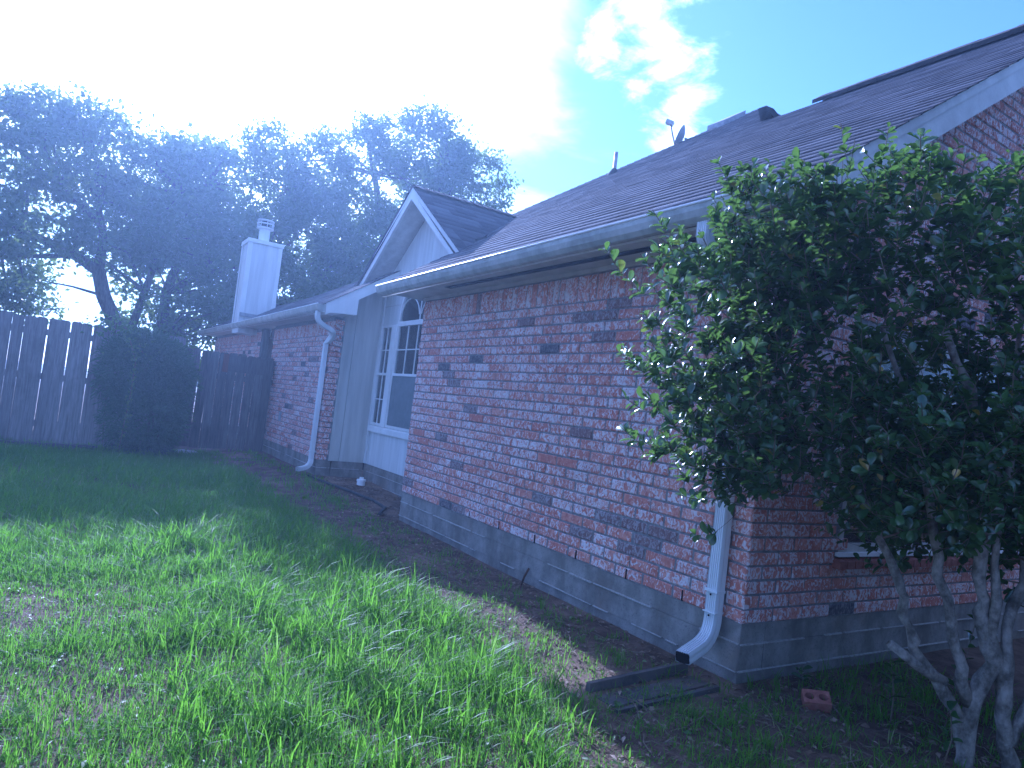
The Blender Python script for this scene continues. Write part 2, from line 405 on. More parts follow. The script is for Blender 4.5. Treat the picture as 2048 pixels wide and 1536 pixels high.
# --- bricks
def brick_shape(l, h, d=0.05, ch=0.007, jit=0.0025, seed=0):
    r = random.Random(seed); j = lambda: r.uniform(-jit, jit)
    a, b = l/2, h/2
    v = [(-a, -d, -b), (a, -d, -b), (a, -d, b), (-a, -d, b)]
    v += [(x+j()*.6, -ch, z+j()*.6) for x, z in ((-a, -b), (a, -b), (a, b), (-a, b))]
    c = ch*0.9
    v += [(x+j(), j()*.8, z+j()) for x, z in ((-a+c, -b+c), (0, -b+c*.8), (a-c, -b+c), (a-c, b-c), (0, b-c*.8), (-a+c, b-c))]
    f = [(8, 9, 12, 13), (9, 10, 11, 12), (0, 1, 5, 4), (1, 2, 6, 5), (2, 3, 7, 6), (3, 0, 4, 7),
         (4, 5, 10, 9), (4, 9, 8), (5, 6, 11, 10), (6, 7, 12, 11), (7, 13, 12), (7, 4, 8, 13)]
    return v, f
_bm = {}
def brick_mesh(l, h, k):
    key = (round(l, 2), round(h, 3), k)
    if key not in _bm:
        v, f = brick_shape(key[0], h, seed=hash(key) % 9999)
        me = bpy.data.meshes.new('brick'); me.from_pydata(v, [], f); me.update(); me.materials.append(MT['brick']); _bm[key] = me
    return _bm[key]
def lay(length, courses, start=0.0, soldier=True, half=False):
    """bricks (s, z, l, h) of a running bond; s along the wall, z from its foot"""
    out = []
    for c in range(courses):
        z = c*CRS + CRS/2; s = -(BL/2 if c % 2 else 0) + start
        while s < length:
            a, b = max(s, 0)+JT/2, min(s+BL, length)-JT/2
            if b-a > 0.035: out.append(((a+b)/2, z, b-a, CRS-JT))
            s += BL
    if soldier:
        n = round(length/CRS); w = length/n
        for i in range(n): out.append(((i+.5)*w, courses*CRS+0.101, w-JT, 0.193))
    return out
def tone_of(r, dark=None):
    a = r.random()
    dk = (1.0 if a > 0.985 else 0.0) if dark is None else dark
    return (r.random(), dk, min(1, max(0, r.gauss(0.55, 0.13) if r.random() > .06 else r.uniform(0, 1))), 1.0)
def frame_of(o, u, n):                      # local x along the wall, local y outwards, z up
    M = Matrix.Identity(4)
    for i in range(3): M[i][0] = u[i]; M[i][1] = n[i]; M[i][2] = (0, 0, 1)[i]; M[i][3] = o[i]
    return M
def lay_wall(wall, origin, u, n, bricks, singles=0, darkspots=(), keep=None, seed=1):
    r = random.Random(seed); F = frame_of(origin, u, n)
    items = []
    for (s, z, l, h) in bricks:
        P = F @ Vector((s, 0.0, z))
        if keep and not keep(s, z): continue
        dk = None
        for (ds, dz) in darkspots:
            if abs(ds-s) < l/2 and abs(dz-z) < h/2+JT/2: dk = 0.74
        items.append([s, z, l, h, P, tone_of(r, dk)])
    if singles:
        U, Vv, Z = project(np.array([list(i[4]) for i in items]))
        c = np.array(u)
        size = np.array([i[2]*i[3] for i in items])/Z**2
        size[(U < 0) | (U > 2048) | (Vv < 0) | (Vv > 1536)] = 0
        order = np.argsort(-size)[:singles]; chosen = set(order.tolist())
    else: chosen = set()
    V, Fc, T = [], [], []
    for k, (s, z, l, h, P, tn) in enumerate(items):
        dep = r.uniform(-0.003, 0.003); rz = r.gauss(0, 0.006)
        if k in chosen:
            o = link(bpy.data.objects.new('brick', brick_mesh(l, h, r.randrange(5)))); o.parent = wall
            o.matrix_basis = F @ Matrix.Translation((s, dep, z)) @ Matrix.Rotation(rz, 4, 'Y')
            o.color = tn
        else:
            v, f = brick_shape(l, h, seed=r.randrange(9999)); b = len(V)
            for q in v: V.append(tuple(F @ Vector((s+q[0], q[1]+dep, z+q[2]))))
            for q in f: Fc.append(tuple(b+i for i in q))
            T += [tn]*len(v)
    if V:
        me = bpy.data.meshes.new('brickwork'); me.from_pydata(V, [], Fc); me.update(); me.materials.append(MT['brickj'])
        a = me.attributes.new('tone', 'FLOAT_COLOR', 'POINT'); a.data.foreach_set('color', np.array(T, np.float32).ravel())
        o = link(bpy.data.objects.new('brickwork', me)); o.parent = wall; o['kind'] = 'stuff'

# near long wall (x = 0), bricks laid from the far end so that s runs towards the camera corner
w1 = MB().box(0.007, 0.20, 0.010, L1-0.007, 0.0, 2.06).build('wall', 'mortar', house)
DARK_NEAR = [(3.541, 1.201), (2.319, 1.722), (3.252, 0.986), (3.714, 1.273), (3.282, 1.934), (2.911, 1.926), (3.254, 0.396), (4.409, 0.106),
    (3.123, 0.03), (1.581, 0.86), (3.76, 0.618), (1.892, 0.338), (1.445, 0.195), (0.933, 0.336), (0.755, 0.341), (0.848, 0.261), (0.963, 0.181),
    (1.225, 0.337), (1.587, 1.726), (1.354, 1.729), (1.337, 1.581), (1.181, 1.806)]
DARK_WING = [(9.311, 1.516), (8.271, 1.526), (8.004, 1.382), (7.808, 1.382), (8.183, 1.177), (8.955, 1.112), (7.352, 1.255), (10.15, 1.306),
    (8.935, 0.672), (7.775, 0.791), (8.438, 0.276), (8.631, 0.055), (9.333, 0.823)]
lay_wall(w1, (0, 0, 0), (0, 1, 0), (-1, 0, 0), lay(L1, 24, 0.0), 300, DARK_NEAR, seed=3)
for k, y in enumerate((0.42, 0.90, 1.42, 1.93, 2.45, 2.95)):
    MB().box(-0.0015, 0.02, y, y+0.011, 0.004, 0.066).build('weep_hole', 'dark', w1)  # dark boxes on the mortar, painted as the shade in open joints

# gable end wall (y = 0), up to the rake, with the window opening left out
GL = 7.2
PITCH = 0.667
ROOF0 = lambda x: 2.15 + PITCH*(x+0.42)
WIN = (0.80, 2.92, 0.37, 1.72)
def gable_keep(s, z):
    x = GL - s
    if z > min(ROOF0(x), ROOF0(7.14-x)) - 0.24: return False
    return not (WIN[0]-0.03 < x < WIN[1]+0.03 and WIN[2]-0.05 < z < WIN[3]+0.03)
gw = MB()
ap = (3.57, ROOF0(3.57)-0.2)
for (x0, x1, z0, z1) in ((0.010, WIN[0], 0, 2.05), (WIN[1], GL, 0, 2.05), (WIN[0], WIN[1], 0, WIN[2]), (WIN[0], WIN[1], WIN[3], 2.05)):
    gw.box(x0, x1, 0.007, 0.13, z0, z1)
gw.prism([(0.010, 0, 2.05), (7.13, 0, 2.05), (7.13, 0, 2.25), (ap[0], 0, ap[1]), (0.010, 0, 2.25)], (0, 0.007, 0), (0, 0.13, 0))
w2 = gw.build('gable_end_wall', 'mortar', house)
lay_wall(w2, (GL, 0, 0), (-1, 0, 0), (0, -1, 0), lay(GL, 62, 0.088, soldier=False), 0, (), gable_keep, seed=5)
# sill course of the gable window: bricks on edge
sill = MB()
for i in range(28):
    x = WIN[0]-0.05+i*0.0805
    sill.hexa([(x, -0.045, 0.285), (x+0.07, -0.045, 0.285), (x+0.07, 0.05, 0.285), (x, 0.05, 0.285),
               (x, -0.045, 0.330), (x+0.07, -0.045, 0.330), (x+0.07, 0.05, 0.352), (x, 0.05, 0.352)])
sill.build('brick_sill', 'redbrick', w2)

# wing wall with the opening behind the gate, and the wall beyond it
YW = 7.2
w3 = MB().box(WX+0.007, WX+0.13, YW+0.007, 10.55, 0.0, 2.02).build('wing_wall', 'mortar', house)
lay_wall(w3, (WX, YW, 0), (0, 1, 0), (-1, 0, 0), lay(3.35, 23, 0.0), 0, [(a-YW, b) for a, b in DARK_WING], seed=8)
MB().box(WX-0.012, WX+0.01, 9.34, 9.46, 0.38, 0.53).build('outlet_cover', 'metal', w3)
w3r = MB().box(WX+0.007, 0.085, YW+0.007, YW+0.05, 0.0, 2.02).build('corner_return', 'mortar', house)
lay_wall(w3r, (0.085, YW, 0), (-1, 0, 0), (0, -1, 0), lay(0.165, 26, 0.02, soldier=False), 0, (), seed=9)
w4 = MB().box(WX+0.007, WX+0.12, 11.46, 16.6, 0.0, 2.02).build('far_wall', 'mortar', house)
lay_wall(w4, (WX, 11.46, 0), (0, 1, 0), (-1, 0, 0), lay(5.14, 23, 0.1), 0, (), seed=11)
MB().box(WX-0.02, WX+0.10, 11.30, 11.44, -0.3, 2.0).build('porch_post', 'gate', house)

# --- foundation in three poured lifts with proud seams
def foundation(u0, u1, fixed, axis_, out, name, z0=-0.6):
    b = MB()
    lifts = [(z0, -0.247, 0.000), (-0.245, -0.105, 0.003), (-0.103, -0.001, 0.001)]
    for a, c, o in lifts:
        t = fixed + out*(o-0.010)
        if axis_ == 'x': b.box(min(t, t-out*0.2), max(t, t-out*0.2), u0, u1, a, c)
        else: b.box(u0, u1, min(t, t-out*0.2), max(t, t-out*0.2), a, c)
    r = random.Random(int(u1*100)); fo_ = b.build(name, 'concrete', house); fin = MB()
    for zz in (-0.246, -0.104):
        s = u0
        while s < u1:
            e = min(u1, s+r.uniform(0.05, 0.4)); hgt = r.uniform(0.0018, 0.0045); t = fixed + out*(0.001+r.uniform(0, .004)); zj = zz+r.uniform(-.002, .002)
            if r.random() < 0.88:
                if axis_ == 'x': fin.box(min(t, t-out*0.03), max(t, t-out*0.03), s, e, zj-hgt, zj+hgt)
                else: fin.box(s, e, min(t, t-out*0.03), max(t, t-out*0.03), zj-hgt, zj+hgt)
            s = e+r.uniform(0, 0.04)
    fin.build('form_seam', 'seam', fo_, kind='stuff')
    return fo_
foundation(0.012, L1-0.01, 0.0, 'x', -1, 'foundation')
foundation(0.21, GL, 0.0, 'y', -1, 'foundation')
foundation(0.011, 0.2, 0.0, 'y', -1, 'foundation')
foundation(L1-0.3, YW+0.02, RY, 'x', -1, 'foundation')
foundation(WX+0.22, RY-0.01, YW, 'y', -1, 'foundation')
foundation(YW+0.012, 10.5, WX, 'x', -1, 'foundation')
foundation(WX+0.011, WX+0.2, YW, 'y', -1, 'foundation')
foundation(11.46, 16.6, WX, 'x', -1, 'foundation')
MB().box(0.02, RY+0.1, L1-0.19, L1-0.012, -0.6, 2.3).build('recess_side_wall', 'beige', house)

# --- recessed window wall, gable above it and side wall
DY, DZ, DX = 5.89, 3.684, 0.30          # dormer ridge position, ridge height, plane of its rake boards
WY0, WY1 = 5.25, 6.57                    # large window
SY0, SY1 = 6.74, 7.13                    # narrow window
WZ0, WZ1 = 0.57, 1.985
ww = MB()
RT = 0.05
for (y0, y1, z0, z1) in ((L1, 4.70, 0.0, 2.68), (4.70, SY1, 0.0, WZ0), (SY1, YW, 0.0, 2.68), (WY1, SY0, WZ0, WZ1), (5.09, WY0, WZ0, WZ1), (SY0, SY1, WZ1, 2.68)):
    ww.box(RY, RY+RT, y0, y1, z0, z1)
# panel above with a round arch cut over the large window
cy, rr = (WY0+WY1)/2, (WY1-WY0)/2
A = [math.pi*i/20 for i in range(21)]
for i in range(20):
    ya, yb = cy-rr*math.cos(A[i]), cy-rr*math.cos(A[i+1]); za, zb = WZ1+rr*math.sin(A[i]), WZ1+rr*math.sin(A[i+1])
    ww.hexa([(RY, ya, za), (RY+RT, ya, za), (RY+RT, yb, zb), (RY, yb, zb), (RY, ya, 2.68), (RY+RT, ya, 2.68), (RY+RT, yb, 2.68), (RY, yb, 2.68)])
ww.box(RY, RY+RT, WY1, SY0, WZ1, 2.68); ww.box(RY, RY+RT, 4.70, WY0, WZ1, 2.68)
window_wall = ww.build('window_wall', 'siding', house)
hw = 1.63
zr = lambda y: DZ - 0.684*abs(y-DY)
gable = MB()
ys = [DY-hw+0.25, 5.775, 5.783, DY+hw-0.25]           # panel seam left open
for a, b in ((ys[0], ys[1]), (ys[2], ys[3])):
    pts = [(a, 2.683), (b, 2.683), (b, zr(b)-0.16)] + ([(DY, zr(DY)-0.16)] if a < DY < b else []) + [(a, zr(a)-0.16)]
    gable.prism([(0, y, z) for y, z in pts], (RY, 0, 0), (RY+RT, 0, 0))
gable.build('gable_panel', 'siding', house)
MB().box(RY-0.006, RY-0.001, WY1-0.02, 7.14, 2.255, 2.262).build('panel_seam', 'trim', window_wall)
MB().box(RY-0.018, RY-0.001, YW-0.075, YW-0.003, 0.0, 2.6).build('corner_board', 'siding', window_wall)
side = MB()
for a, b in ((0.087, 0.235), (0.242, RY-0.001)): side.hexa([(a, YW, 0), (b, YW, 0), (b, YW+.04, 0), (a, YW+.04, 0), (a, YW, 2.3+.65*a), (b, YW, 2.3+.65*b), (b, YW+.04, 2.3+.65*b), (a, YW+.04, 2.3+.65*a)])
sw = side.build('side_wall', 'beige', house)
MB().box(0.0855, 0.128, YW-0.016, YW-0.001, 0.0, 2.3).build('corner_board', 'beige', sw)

# --- windows
def window(name, y0, y1, z0, z1, cols, rows, arch=False, blind=None, label=None):
    f = MB(); fw = 0.028; xf0, xf1 = RY-0.012, RY+0.03
    f.box(xf0, xf1, y0, y0+fw, z0, z1); f.box(xf0, xf1, y1-fw, y1, z0, z1)
    f.box(xf0, xf1, y0+fw, y1-fw, z0, z0+fw); f.box(xf0, xf1, y0+fw, y1-fw, z1-fw, z1)
    zm = z0+(z1-z0)*0.51
    f.box(xf0+0.004, xf1, y0+fw, y1-fw, zm-0.016, zm+0.016)
    o = f.build(name, 'white', house)
    if label: o['label'] = label
    ny_, nz_ = cols, rows
    for zz0, zz1 in ((z0+fw, zm-0.016), (zm+0.016, z1-fw)):
        for i in range(1, ny_):
            y = y0+fw+(y1-y0-2*fw)*i/ny_
            MB().box(RY+0.002, RY+0.014, y-0.007, y+0.007, zz0, zz1).build('muntin', 'white', o)
        for j in range(1, nz_):
            z = zz0+(zz1-zz0)*j/nz_
            MB().box(RY+0.003, RY+0.013, y0+fw, y1-fw, z-0.007, z+0.007).build('muntin', 'white', o)
        MB().box(RY+0.016, RY+0.020, y0+fw, y1-fw, zz0, zz1).build('pane', 'glass', o)
    return o, zm
bigw, zm = window('window', WY0, WY1, WZ0, WZ1, 4, 2)
smw, _ = window('window', SY0, SY1, WZ0, WZ1, 2, 2)
MB().box(RY-0.004, RY+0.001, WY0+0.03, WY1-0.03, WZ0+0.03, zm-0.018).build('insect_screen', 'screen', bigw)
slats = MB()
for i in range(34):
    z = zm+0.02+i*0.02
    slats.hexa([(RY+0.05, WY0+0.03, z), (RY+0.068, WY0+0.03, z+0.010), (RY+0.068, WY1-0.03, z+0.010), (RY+0.05, WY1-0.03, z),
                (RY+0.05, WY0+0.03, z+0.0015), (RY+0.068, WY0+0.03, z+0.0115), (RY+0.068, WY1-0.03, z+0.0115), (RY+0.05, WY1-0.03, z+0.0015)])
slats.build('blind', 'blind', bigw, kind='stuff')
# arched light over the large window
arch = MB(); R0, R1 = rr-0.03, rr
for i in range(20):
    p = []
    for x in (RY-0.012, RY+0.03):
        for r_, a_ in ((R0, A[i]), (R1, A[i]), (R1, A[i+1]), (R0, A[i+1])): p.append((x, cy-r_*math.cos(a_), WZ1+0.03+r_*math.sin(a_)))
    arch.hexa(p)
arch.box(RY-0.014, RY+0.031, WY0-0.002, WY1+0.002, WZ1+0.001, WZ1+0.034)
aw = arch.build('arched_window', 'white', house)
def arc_bar(cyc, r, a0, a1):
    b = MB(); pts = [(RY+0.008, cyc-r*math.cos(a0+(a1-a0)*i/14), WZ1+0.034+r*math.sin(a0+(a1-a0)*i/14)) for i in range(15)]
    return b.tube(pts, 0.008, 6).build('muntin', 'white', aw, True)
arc_bar(cy+rr/2, rr/2-0.02, 0.25, math.pi); arc_bar(cy-rr/2, rr/2-0.02, 0, math.pi-0.25)
MB().tube([(RY+0.008, cy, WZ1+0.034), (RY+0.008, cy, WZ1+rr)], 0.008, 6).build('muntin', 'white', aw)
MB().poly([(RY+0.018, cy-R0*math.cos(a_), WZ1+0.034+R0*math.sin(a_)) for a_ in A]).build('pane', 'glass', aw)
# sill and mullion post, room behind the glass
MB().hexa([(RY-0.035, 4.7, 0.468), (RY-0.001, 4.7, 0.468), (RY-0.001, 7.15, 0.468), (RY-0.035, 7.15, 0.468),
           (RY-0.035, 4.7, 0.538), (RY-0.001, 4.7, 0.552), (RY-0.001, 7.15, 0.552), (RY-0.035, 7.15, 0.538)]).build('window_sill', 'white', house)
MB().box(RY-0.016, RY-0.001, WY1+0.02, SY0-0.02, 0.56, WZ1).build('mullion_post', 'white', house)
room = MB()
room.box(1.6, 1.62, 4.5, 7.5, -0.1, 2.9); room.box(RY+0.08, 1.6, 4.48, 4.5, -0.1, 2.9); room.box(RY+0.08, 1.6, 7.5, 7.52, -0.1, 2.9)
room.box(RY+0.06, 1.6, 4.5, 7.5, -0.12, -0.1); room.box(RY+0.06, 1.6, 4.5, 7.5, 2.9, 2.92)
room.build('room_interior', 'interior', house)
# gable end window, mostly behind the shrub
gwf = MB(); x0, x1, z0, z1 = WIN
for a, b, c, d in ((x0, x0+.05, z0, z1), (x1-.05, x1, z0, z1), (x0+.05, x1-.05, z0, z0+.05), (x0+.05, x1-.05, z1-.05, z1), (x0+.68, x0+.76, z0+.05, z1-.05), (x0+1.36, x0+1.44, z0+.05, z1-.05)):
    gwf.box(a, b, 0.012, 0.07, c, d)
g_o = gwf.build('window', 'beige', house)  # pale frame toned down to beige, shade put into the paint
MB().box(x0-.03, x1+.03, -0.02, 0.011, z0-0.018, z0+0.004).build('sill', 'white', g_o)
for a, b in ((x0+.05, x0+.68), (x0+.76, x0+1.36), (x0+1.44, x1-.05)):
    MB().box(a, b, 0.045, 0.05, z0+.05, z1-.05).build('pane', 'glass', g_o)
    zc = (z0+z1)/2; MB().box(a, b, 0.03, 0.044, zc-.016, zc+.016).build('muntin', 'white', g_o)
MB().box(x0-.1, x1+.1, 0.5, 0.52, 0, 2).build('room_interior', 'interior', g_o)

# --- roof: planes are decked and shingled tab by tab
def shingle_plane(name, o, along, up, poly, parent, expo=0.135, tab=0.305, lift=0.009, seed=1):
    """poly: (s, t) outline in metres along the eave and up the slope; tabs clipped to it"""
    r = np.random.default_rng(seed)
    o, along, up = (np.array(v, float) for v in (o, along, up)); nrm = np.cross(along, up); nrm /= np.linalg.norm(nrm)
    if nrm[2] < 0: nrm = -nrm
    P = np.array(poly, float); V, F, Rn = [], [], []
    def span(t):
        xs = []
        for i in range(len(P)):
            a, b = P[i], P[(i+1) % len(P)]
            if (a[1] <= t) != (b[1] <= t): xs.append(a[0]+(t-a[1])/(b[1]-a[1])*(b[0]-a[0]))
        return sorted(xs)
    t = P[:, 1].min(); row = 0; tmax = P[:, 1].max()
    while t < tmax-0.02:
        lo, hi = span(t+0.02), span(min(t+expo, tmax-1e-3))
        if len(lo) >= 2 and len(hi) >= 2:
            s0, s1 = lo[0], lo[-1]; h0, h1 = hi[0], hi[-1]
            x = s0-r.uniform(0, tab); wob = r.normal(0, 0.002)
            while x < s1:
                a, b = max(x+0.002, s0), min(x+tab-0.002, s1)
                if b-a > 0.01:
                    j = r.normal(0, 0.0025)
                    ta = t+wob+j; te = min(t+expo, tmax)+0.02
                    ah = max(a, min(h0, b)) if x+0.002 < s0 + tab and h0 > a else a
                    bh = min(b, max(h1, a)) if h1 < b else b
                    q = [o+along*a+up*ta+nrm*(lift+r.normal(0, .0012)), o+along*b+up*ta+nrm*(lift+r.normal(0, .0012)), o+along*bh+up*te+nrm*0.003, o+along*ah+up*te+nrm*0.003,
                         o+along*a+up*ta-nrm*0.002, o+along*b+up*ta-nrm*0.002]
                    n = len(V); V += q; F += [(n, n+1, n+2, n+3), (n+4, n+5, n+1, n)]; Rn += [r.random()]*6
                x += tab
        t += expo; row += 1
    ob = np_mesh('shingles', V, F, 'shingle', parent, rnd=Rn, kind='stuff')
    return ob
def deck(name, pts, thick, parent, mat='deck'):
    return MB().prism([tuple(p) for p in pts], (0, 0, -thick), (0, 0, -0.004)).build(name, mat, parent)
RK = -0.36                                  # rake line of the near gable
SL = math.sqrt(1+PITCH**2)
XR = 3.57                                   # ridge of the near gable
HP = (6.55, 5.70)                           # peak of the taller hip behind
FAR = (1.5, 7.0)
plan = [(-0.42, RK), (XR, RK), (XR, 3.08), HP, FAR, (-0.42, 4.66)]
plan_full = [(-0.42, RK+0.05), (XR, RK+0.05), (XR, 3.08), HP, FAR, (0.9, 6.2), (0.75, 4.66), (-0.42, 4.66)]
roof = deck('roof', [(x, y, ROOF0(x)) for x, y in plan_full], 0.10, house)
shingle_plane('shingles', (-0.45, 0, ROOF0(-0.45)), (0, 1, 0), (1/SL, 0, PITCH/SL),
              [(RK-0.015, 0), (4.67, 0), (4.67, 1.17*SL), (6.2, 1.35*SL), (FAR[1], (FAR[0]+.45)*SL), (HP[1], (HP[0]+.45)*SL), (3.08, (XR+.45)*SL), (RK-0.015, (XR+.45)*SL)], roof, seed=2)
# back slopes, closing the roof
deck('rear_slope', [(XR, RK, ROOF0(XR)), (7.55, RK, ROOF0(XR)-PITCH*3.98), (7.55, 3.08, ROOF0(XR)-PITCH*3.98), (XR, 3.08, ROOF0(XR))], 0.1, house)
zp = ROOF0(HP[0])
hipf = MB().poly([(XR, 3.08, ROOF0(XR)), (HP[0]+3, 3.08, ROOF0(XR)), (HP[0], HP[1], zp)]); hipf.poly([(HP[0], HP[1], zp), (HP[0]+3, 3.08, ROOF0(XR)), (HP[0]+3, 9, ROOF0(XR)), ])
hipf.poly([(HP[0], HP[1], zp), (HP[0]+3, 9, ROOF0(XR)), (FAR[0], FAR[1], ROOF0(FAR[0]))])
hipf.build('rear_hip', 'shingle', house)
# hip caps running up to the peak
caps = MB()
def caprow(a, b, w=0.13, step=0.14):
    a, b = Vector(a), Vector(b); n = int((b-a).length/step); d = (b-a).normalized(); sd = d.cross(Vector((0, 0, 1))).normalized()
    for i in range(n):
        p = a+d*(i*step); q = p+d*(step+0.03)
        caps.poly([p+Vector((0, 0, 0.022)), p+sd*w+Vector((0, 0, -0.035)), q+sd*w+Vector((0, 0, -0.05)), q+Vector((0, 0, 0.012))])
        caps.poly([p+Vector((0, 0, 0.022)), q+Vector((0, 0, 0.012)), q-sd*w+Vector((0, 0, -0.05)), p-sd*w+Vector((0, 0, -0.035))])
caprow((XR, 3.08, ROOF0(XR)+.01), (HP[0], HP[1], zp+.01)); caprow((FAR[0], FAR[1], ROOF0(FAR[0])), (HP[0], HP[1], zp+.01))
caprow((DX, DY, DZ+0.01), (1.9, DY, DZ+0.01), 0.12)
cap_o = caps.build('ridge_caps', 'shingle', roof, kind='stuff')
# raised ridge vent on the near ridge
rv = MB(); y = RK-0.02
while y < 2.44:
    e = min(y+0.30, 2.44); h = random.uniform(-.004, .004)
    rv.prism([(-0.16, 0, -0.10+h), (-0.16, 0, -0.055+h), (0, 0, 0.055+h), (0.16, 0, -0.055+h), (0.16, 0, -0.10+h), (0, 0, 0.01)], (XR, y, ROOF0(XR)+0.025), (XR, e-0.004, ROOF0(XR)+0.025))
    y = e
rv.build('ridge_vent', 'deck', roof)
# plumbing vent with its flashing
vp = (3.62, 6.02, ROOF0(3.62)+0.02)
fl = MB().lathe(vp, [(0.13, -0.11), (0.10, -0.05), (0.045, 0.04), (0.034, 0.05)], 14).build('pipe_flashing', 'deck', roof, True)
MB().lathe(vp, [(0.030, 0.0), (0.030, 0.31), (0.024, 0.31), (0.026, 0.3)], 14).build('vent_pipe', 'metal', roof, True)
# low box vents near the hip
bv = MB().hexa([(5.60, 5.72, ROOF0(5.60)-.05), (6.08, 5.72, ROOF0(6.08)-.05), (6.08, 6.1, ROOF0(6.08)-.05), (5.60, 6.1, ROOF0(5.60)-.05),
                (5.60, 5.72, ROOF0(5.60)+.10), (6.08, 5.72, ROOF0(6.08)+.10), (6.08, 6.1, ROOF0(6.08)+.10), (5.60, 6.1, ROOF0(5.60)+.10)])
bv.build('box_vent', 'metal', roof)

# eave of the near wall: frieze, soffit, fascia, gutter
MB().box(-0.022, -0.001, -0.02, L1+0.002, 2.034, 2.066).build('frieze_board', 'trim', house)
sf = MB().box(-0.36, 0.1, -0.33, 4.64, 2.068, 2.082).build('soffit', 'trim', house)
MB().box(-0.225, -0.155, 0.25, 3.55, 2.0640, 2.0665).build('soffit_vent', 'dark', sf)  # dark strip laid under the soffit as the shade of the vent groove
MB().box(-0.382, -0.361, -0.335, 4.645, 2.045, 2.175).build('fascia', 'trim', house)
MB().box(-0.361, 0.62, 4.600, 4.640, 2.083, 2.20).build('eave_end_board', 'trim', house)
def gutter(name, x, y0, y1, z, rise):
    """rounded trough: outer skin with a pale rolled lip"""
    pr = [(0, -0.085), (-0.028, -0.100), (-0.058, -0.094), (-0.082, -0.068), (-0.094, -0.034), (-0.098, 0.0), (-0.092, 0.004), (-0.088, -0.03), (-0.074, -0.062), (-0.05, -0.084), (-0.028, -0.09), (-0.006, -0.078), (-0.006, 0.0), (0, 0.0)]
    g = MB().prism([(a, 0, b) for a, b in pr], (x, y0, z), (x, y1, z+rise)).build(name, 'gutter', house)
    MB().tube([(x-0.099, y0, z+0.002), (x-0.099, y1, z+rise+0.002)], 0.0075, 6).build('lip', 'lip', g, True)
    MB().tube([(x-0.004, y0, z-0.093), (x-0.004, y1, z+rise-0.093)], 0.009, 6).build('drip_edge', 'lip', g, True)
    for yy, zz in ((y0, z), (y1, z+rise)):
        MB().prism([(a, 0, b) for a, b in pr[:6]] + [(0, 0, 0)], (x, yy-0.002, zz), (x, yy+0.002, zz)).build('end_cap', 'gutter', g)
    n = int((y1-y0)/0.9)
    for i in range(1, n):
        yy = y0+(y1-y0)*i/n; MB().box(x-0.1, x, yy-0.006, yy+0.006, z+rise*i/n-0.004, z+rise*i/n+0.001).build('hanger', 'lip', g)
    return g
gutter('gutter', -0.383, -0.34, 4.66, 2.155, -0.03)

# rake of the near gable: board under the shingles, second strip, and eave return
def rake(y0, y1, xa, xb, top, dep, mat='trim', name='rake_board', f=ROOF0):
    return MB().hexa([(xa, y0, f(xa)-dep), (xa, y1, f(xa)-dep), (xb, y1, f(xb)-dep), (xb, y0, f(xb)-dep),
                      (xa, y0, f(xa)-top), (xa, y1, f(xa)-top), (xb, y1, f(xb)-top), (xb, y0, f(xb)-top)]).build(name, mat, house)
rake(-0.345, -0.32, -0.36, XR, 0.005, 0.20)
rake(-0.352, -0.3455, -0.36, XR, 0.006, 0.065, 'trim', 'rake_strip')
rake(-0.318, 0.10, -0.34, XR, 0.11, 0.125, 'trim', 'rake_soffit')
MB().prism([(-0.358, 0, 2.066), (0.05, 0, 2.066), (0.05, 0, ROOF0(0.05)-0.2), (-0.358, 0, ROOF0(-0.358)-0.06)], (0, -0.346, 0), (0, -0.322, 0)).build('eave_return', 'trim', house)

# --- dormer gable over the recess
dsl = 0.684; SD = math.sqrt(1+dsl**2)
def drf(y): return DZ - dsl*abs(y-DY)
for sgn, nm in ((-1, 'dormer_slope'), (1, 'dormer_slope')):
    y_e = DY+sgn*1.68
    zt = drf(y_e)
    xe = (zt-2.15)/PITCH-0.42+0.1; xr = (DZ-2.15)/PITCH-0.42+0.15
    dk = MB().prism([(DX, DY, DZ), (DX, y_e, zt), (xe, y_e, zt), (xr, DY, DZ)], (0, 0, -0.07), (0, 0, -0.004)).build(nm, 'deck', house)
    up = Vector((0, -sgn/SD, dsl/SD)); le = 1.68*SD
    shingle_plane('shingles', (DX-0.02, y_e, zt), (1, 0, 0), tuple(up), [(0, 0), (xe-DX, 0), (xr-DX+.02, le), (0, le)], dk, seed=20+sgn)
    n_ = sgn
    # barge board and soffit
    bb = MB().hexa([(DX-0.004, DY, drf(DY)-0.165), (DX+0.03, DY, drf(DY)-0.165), (DX+0.03, y_e, drf(y_e)-0.165), (DX-0.004, y_e, drf(y_e)-0.165),
                    (DX-0.004, DY, drf(DY)-0.012), (DX+0.03, DY, drf(DY)-0.012), (DX+0.03, y_e, drf(y_e)-0.012), (DX-0.004, y_e, drf(y_e)-0.012)]).build('barge_board', 'white', house)
    MB().hexa([(DX+0.031, DY, drf(DY)-0.11), (RY+0.02, DY, drf(DY)-0.11), (RY+0.02, y_e, drf(y_e)-0.11), (DX+0.031, y_e, drf(y_e)-0.11),
               (DX+0.031, DY, drf(DY)-0.09), (RY+0.02, DY, drf(DY)-0.09), (RY+0.02, y_e, drf(y_e)-0.09), (DX+0.031, y_e, drf(y_e)-0.09)]).build('dormer_soffit', 'siding', house)

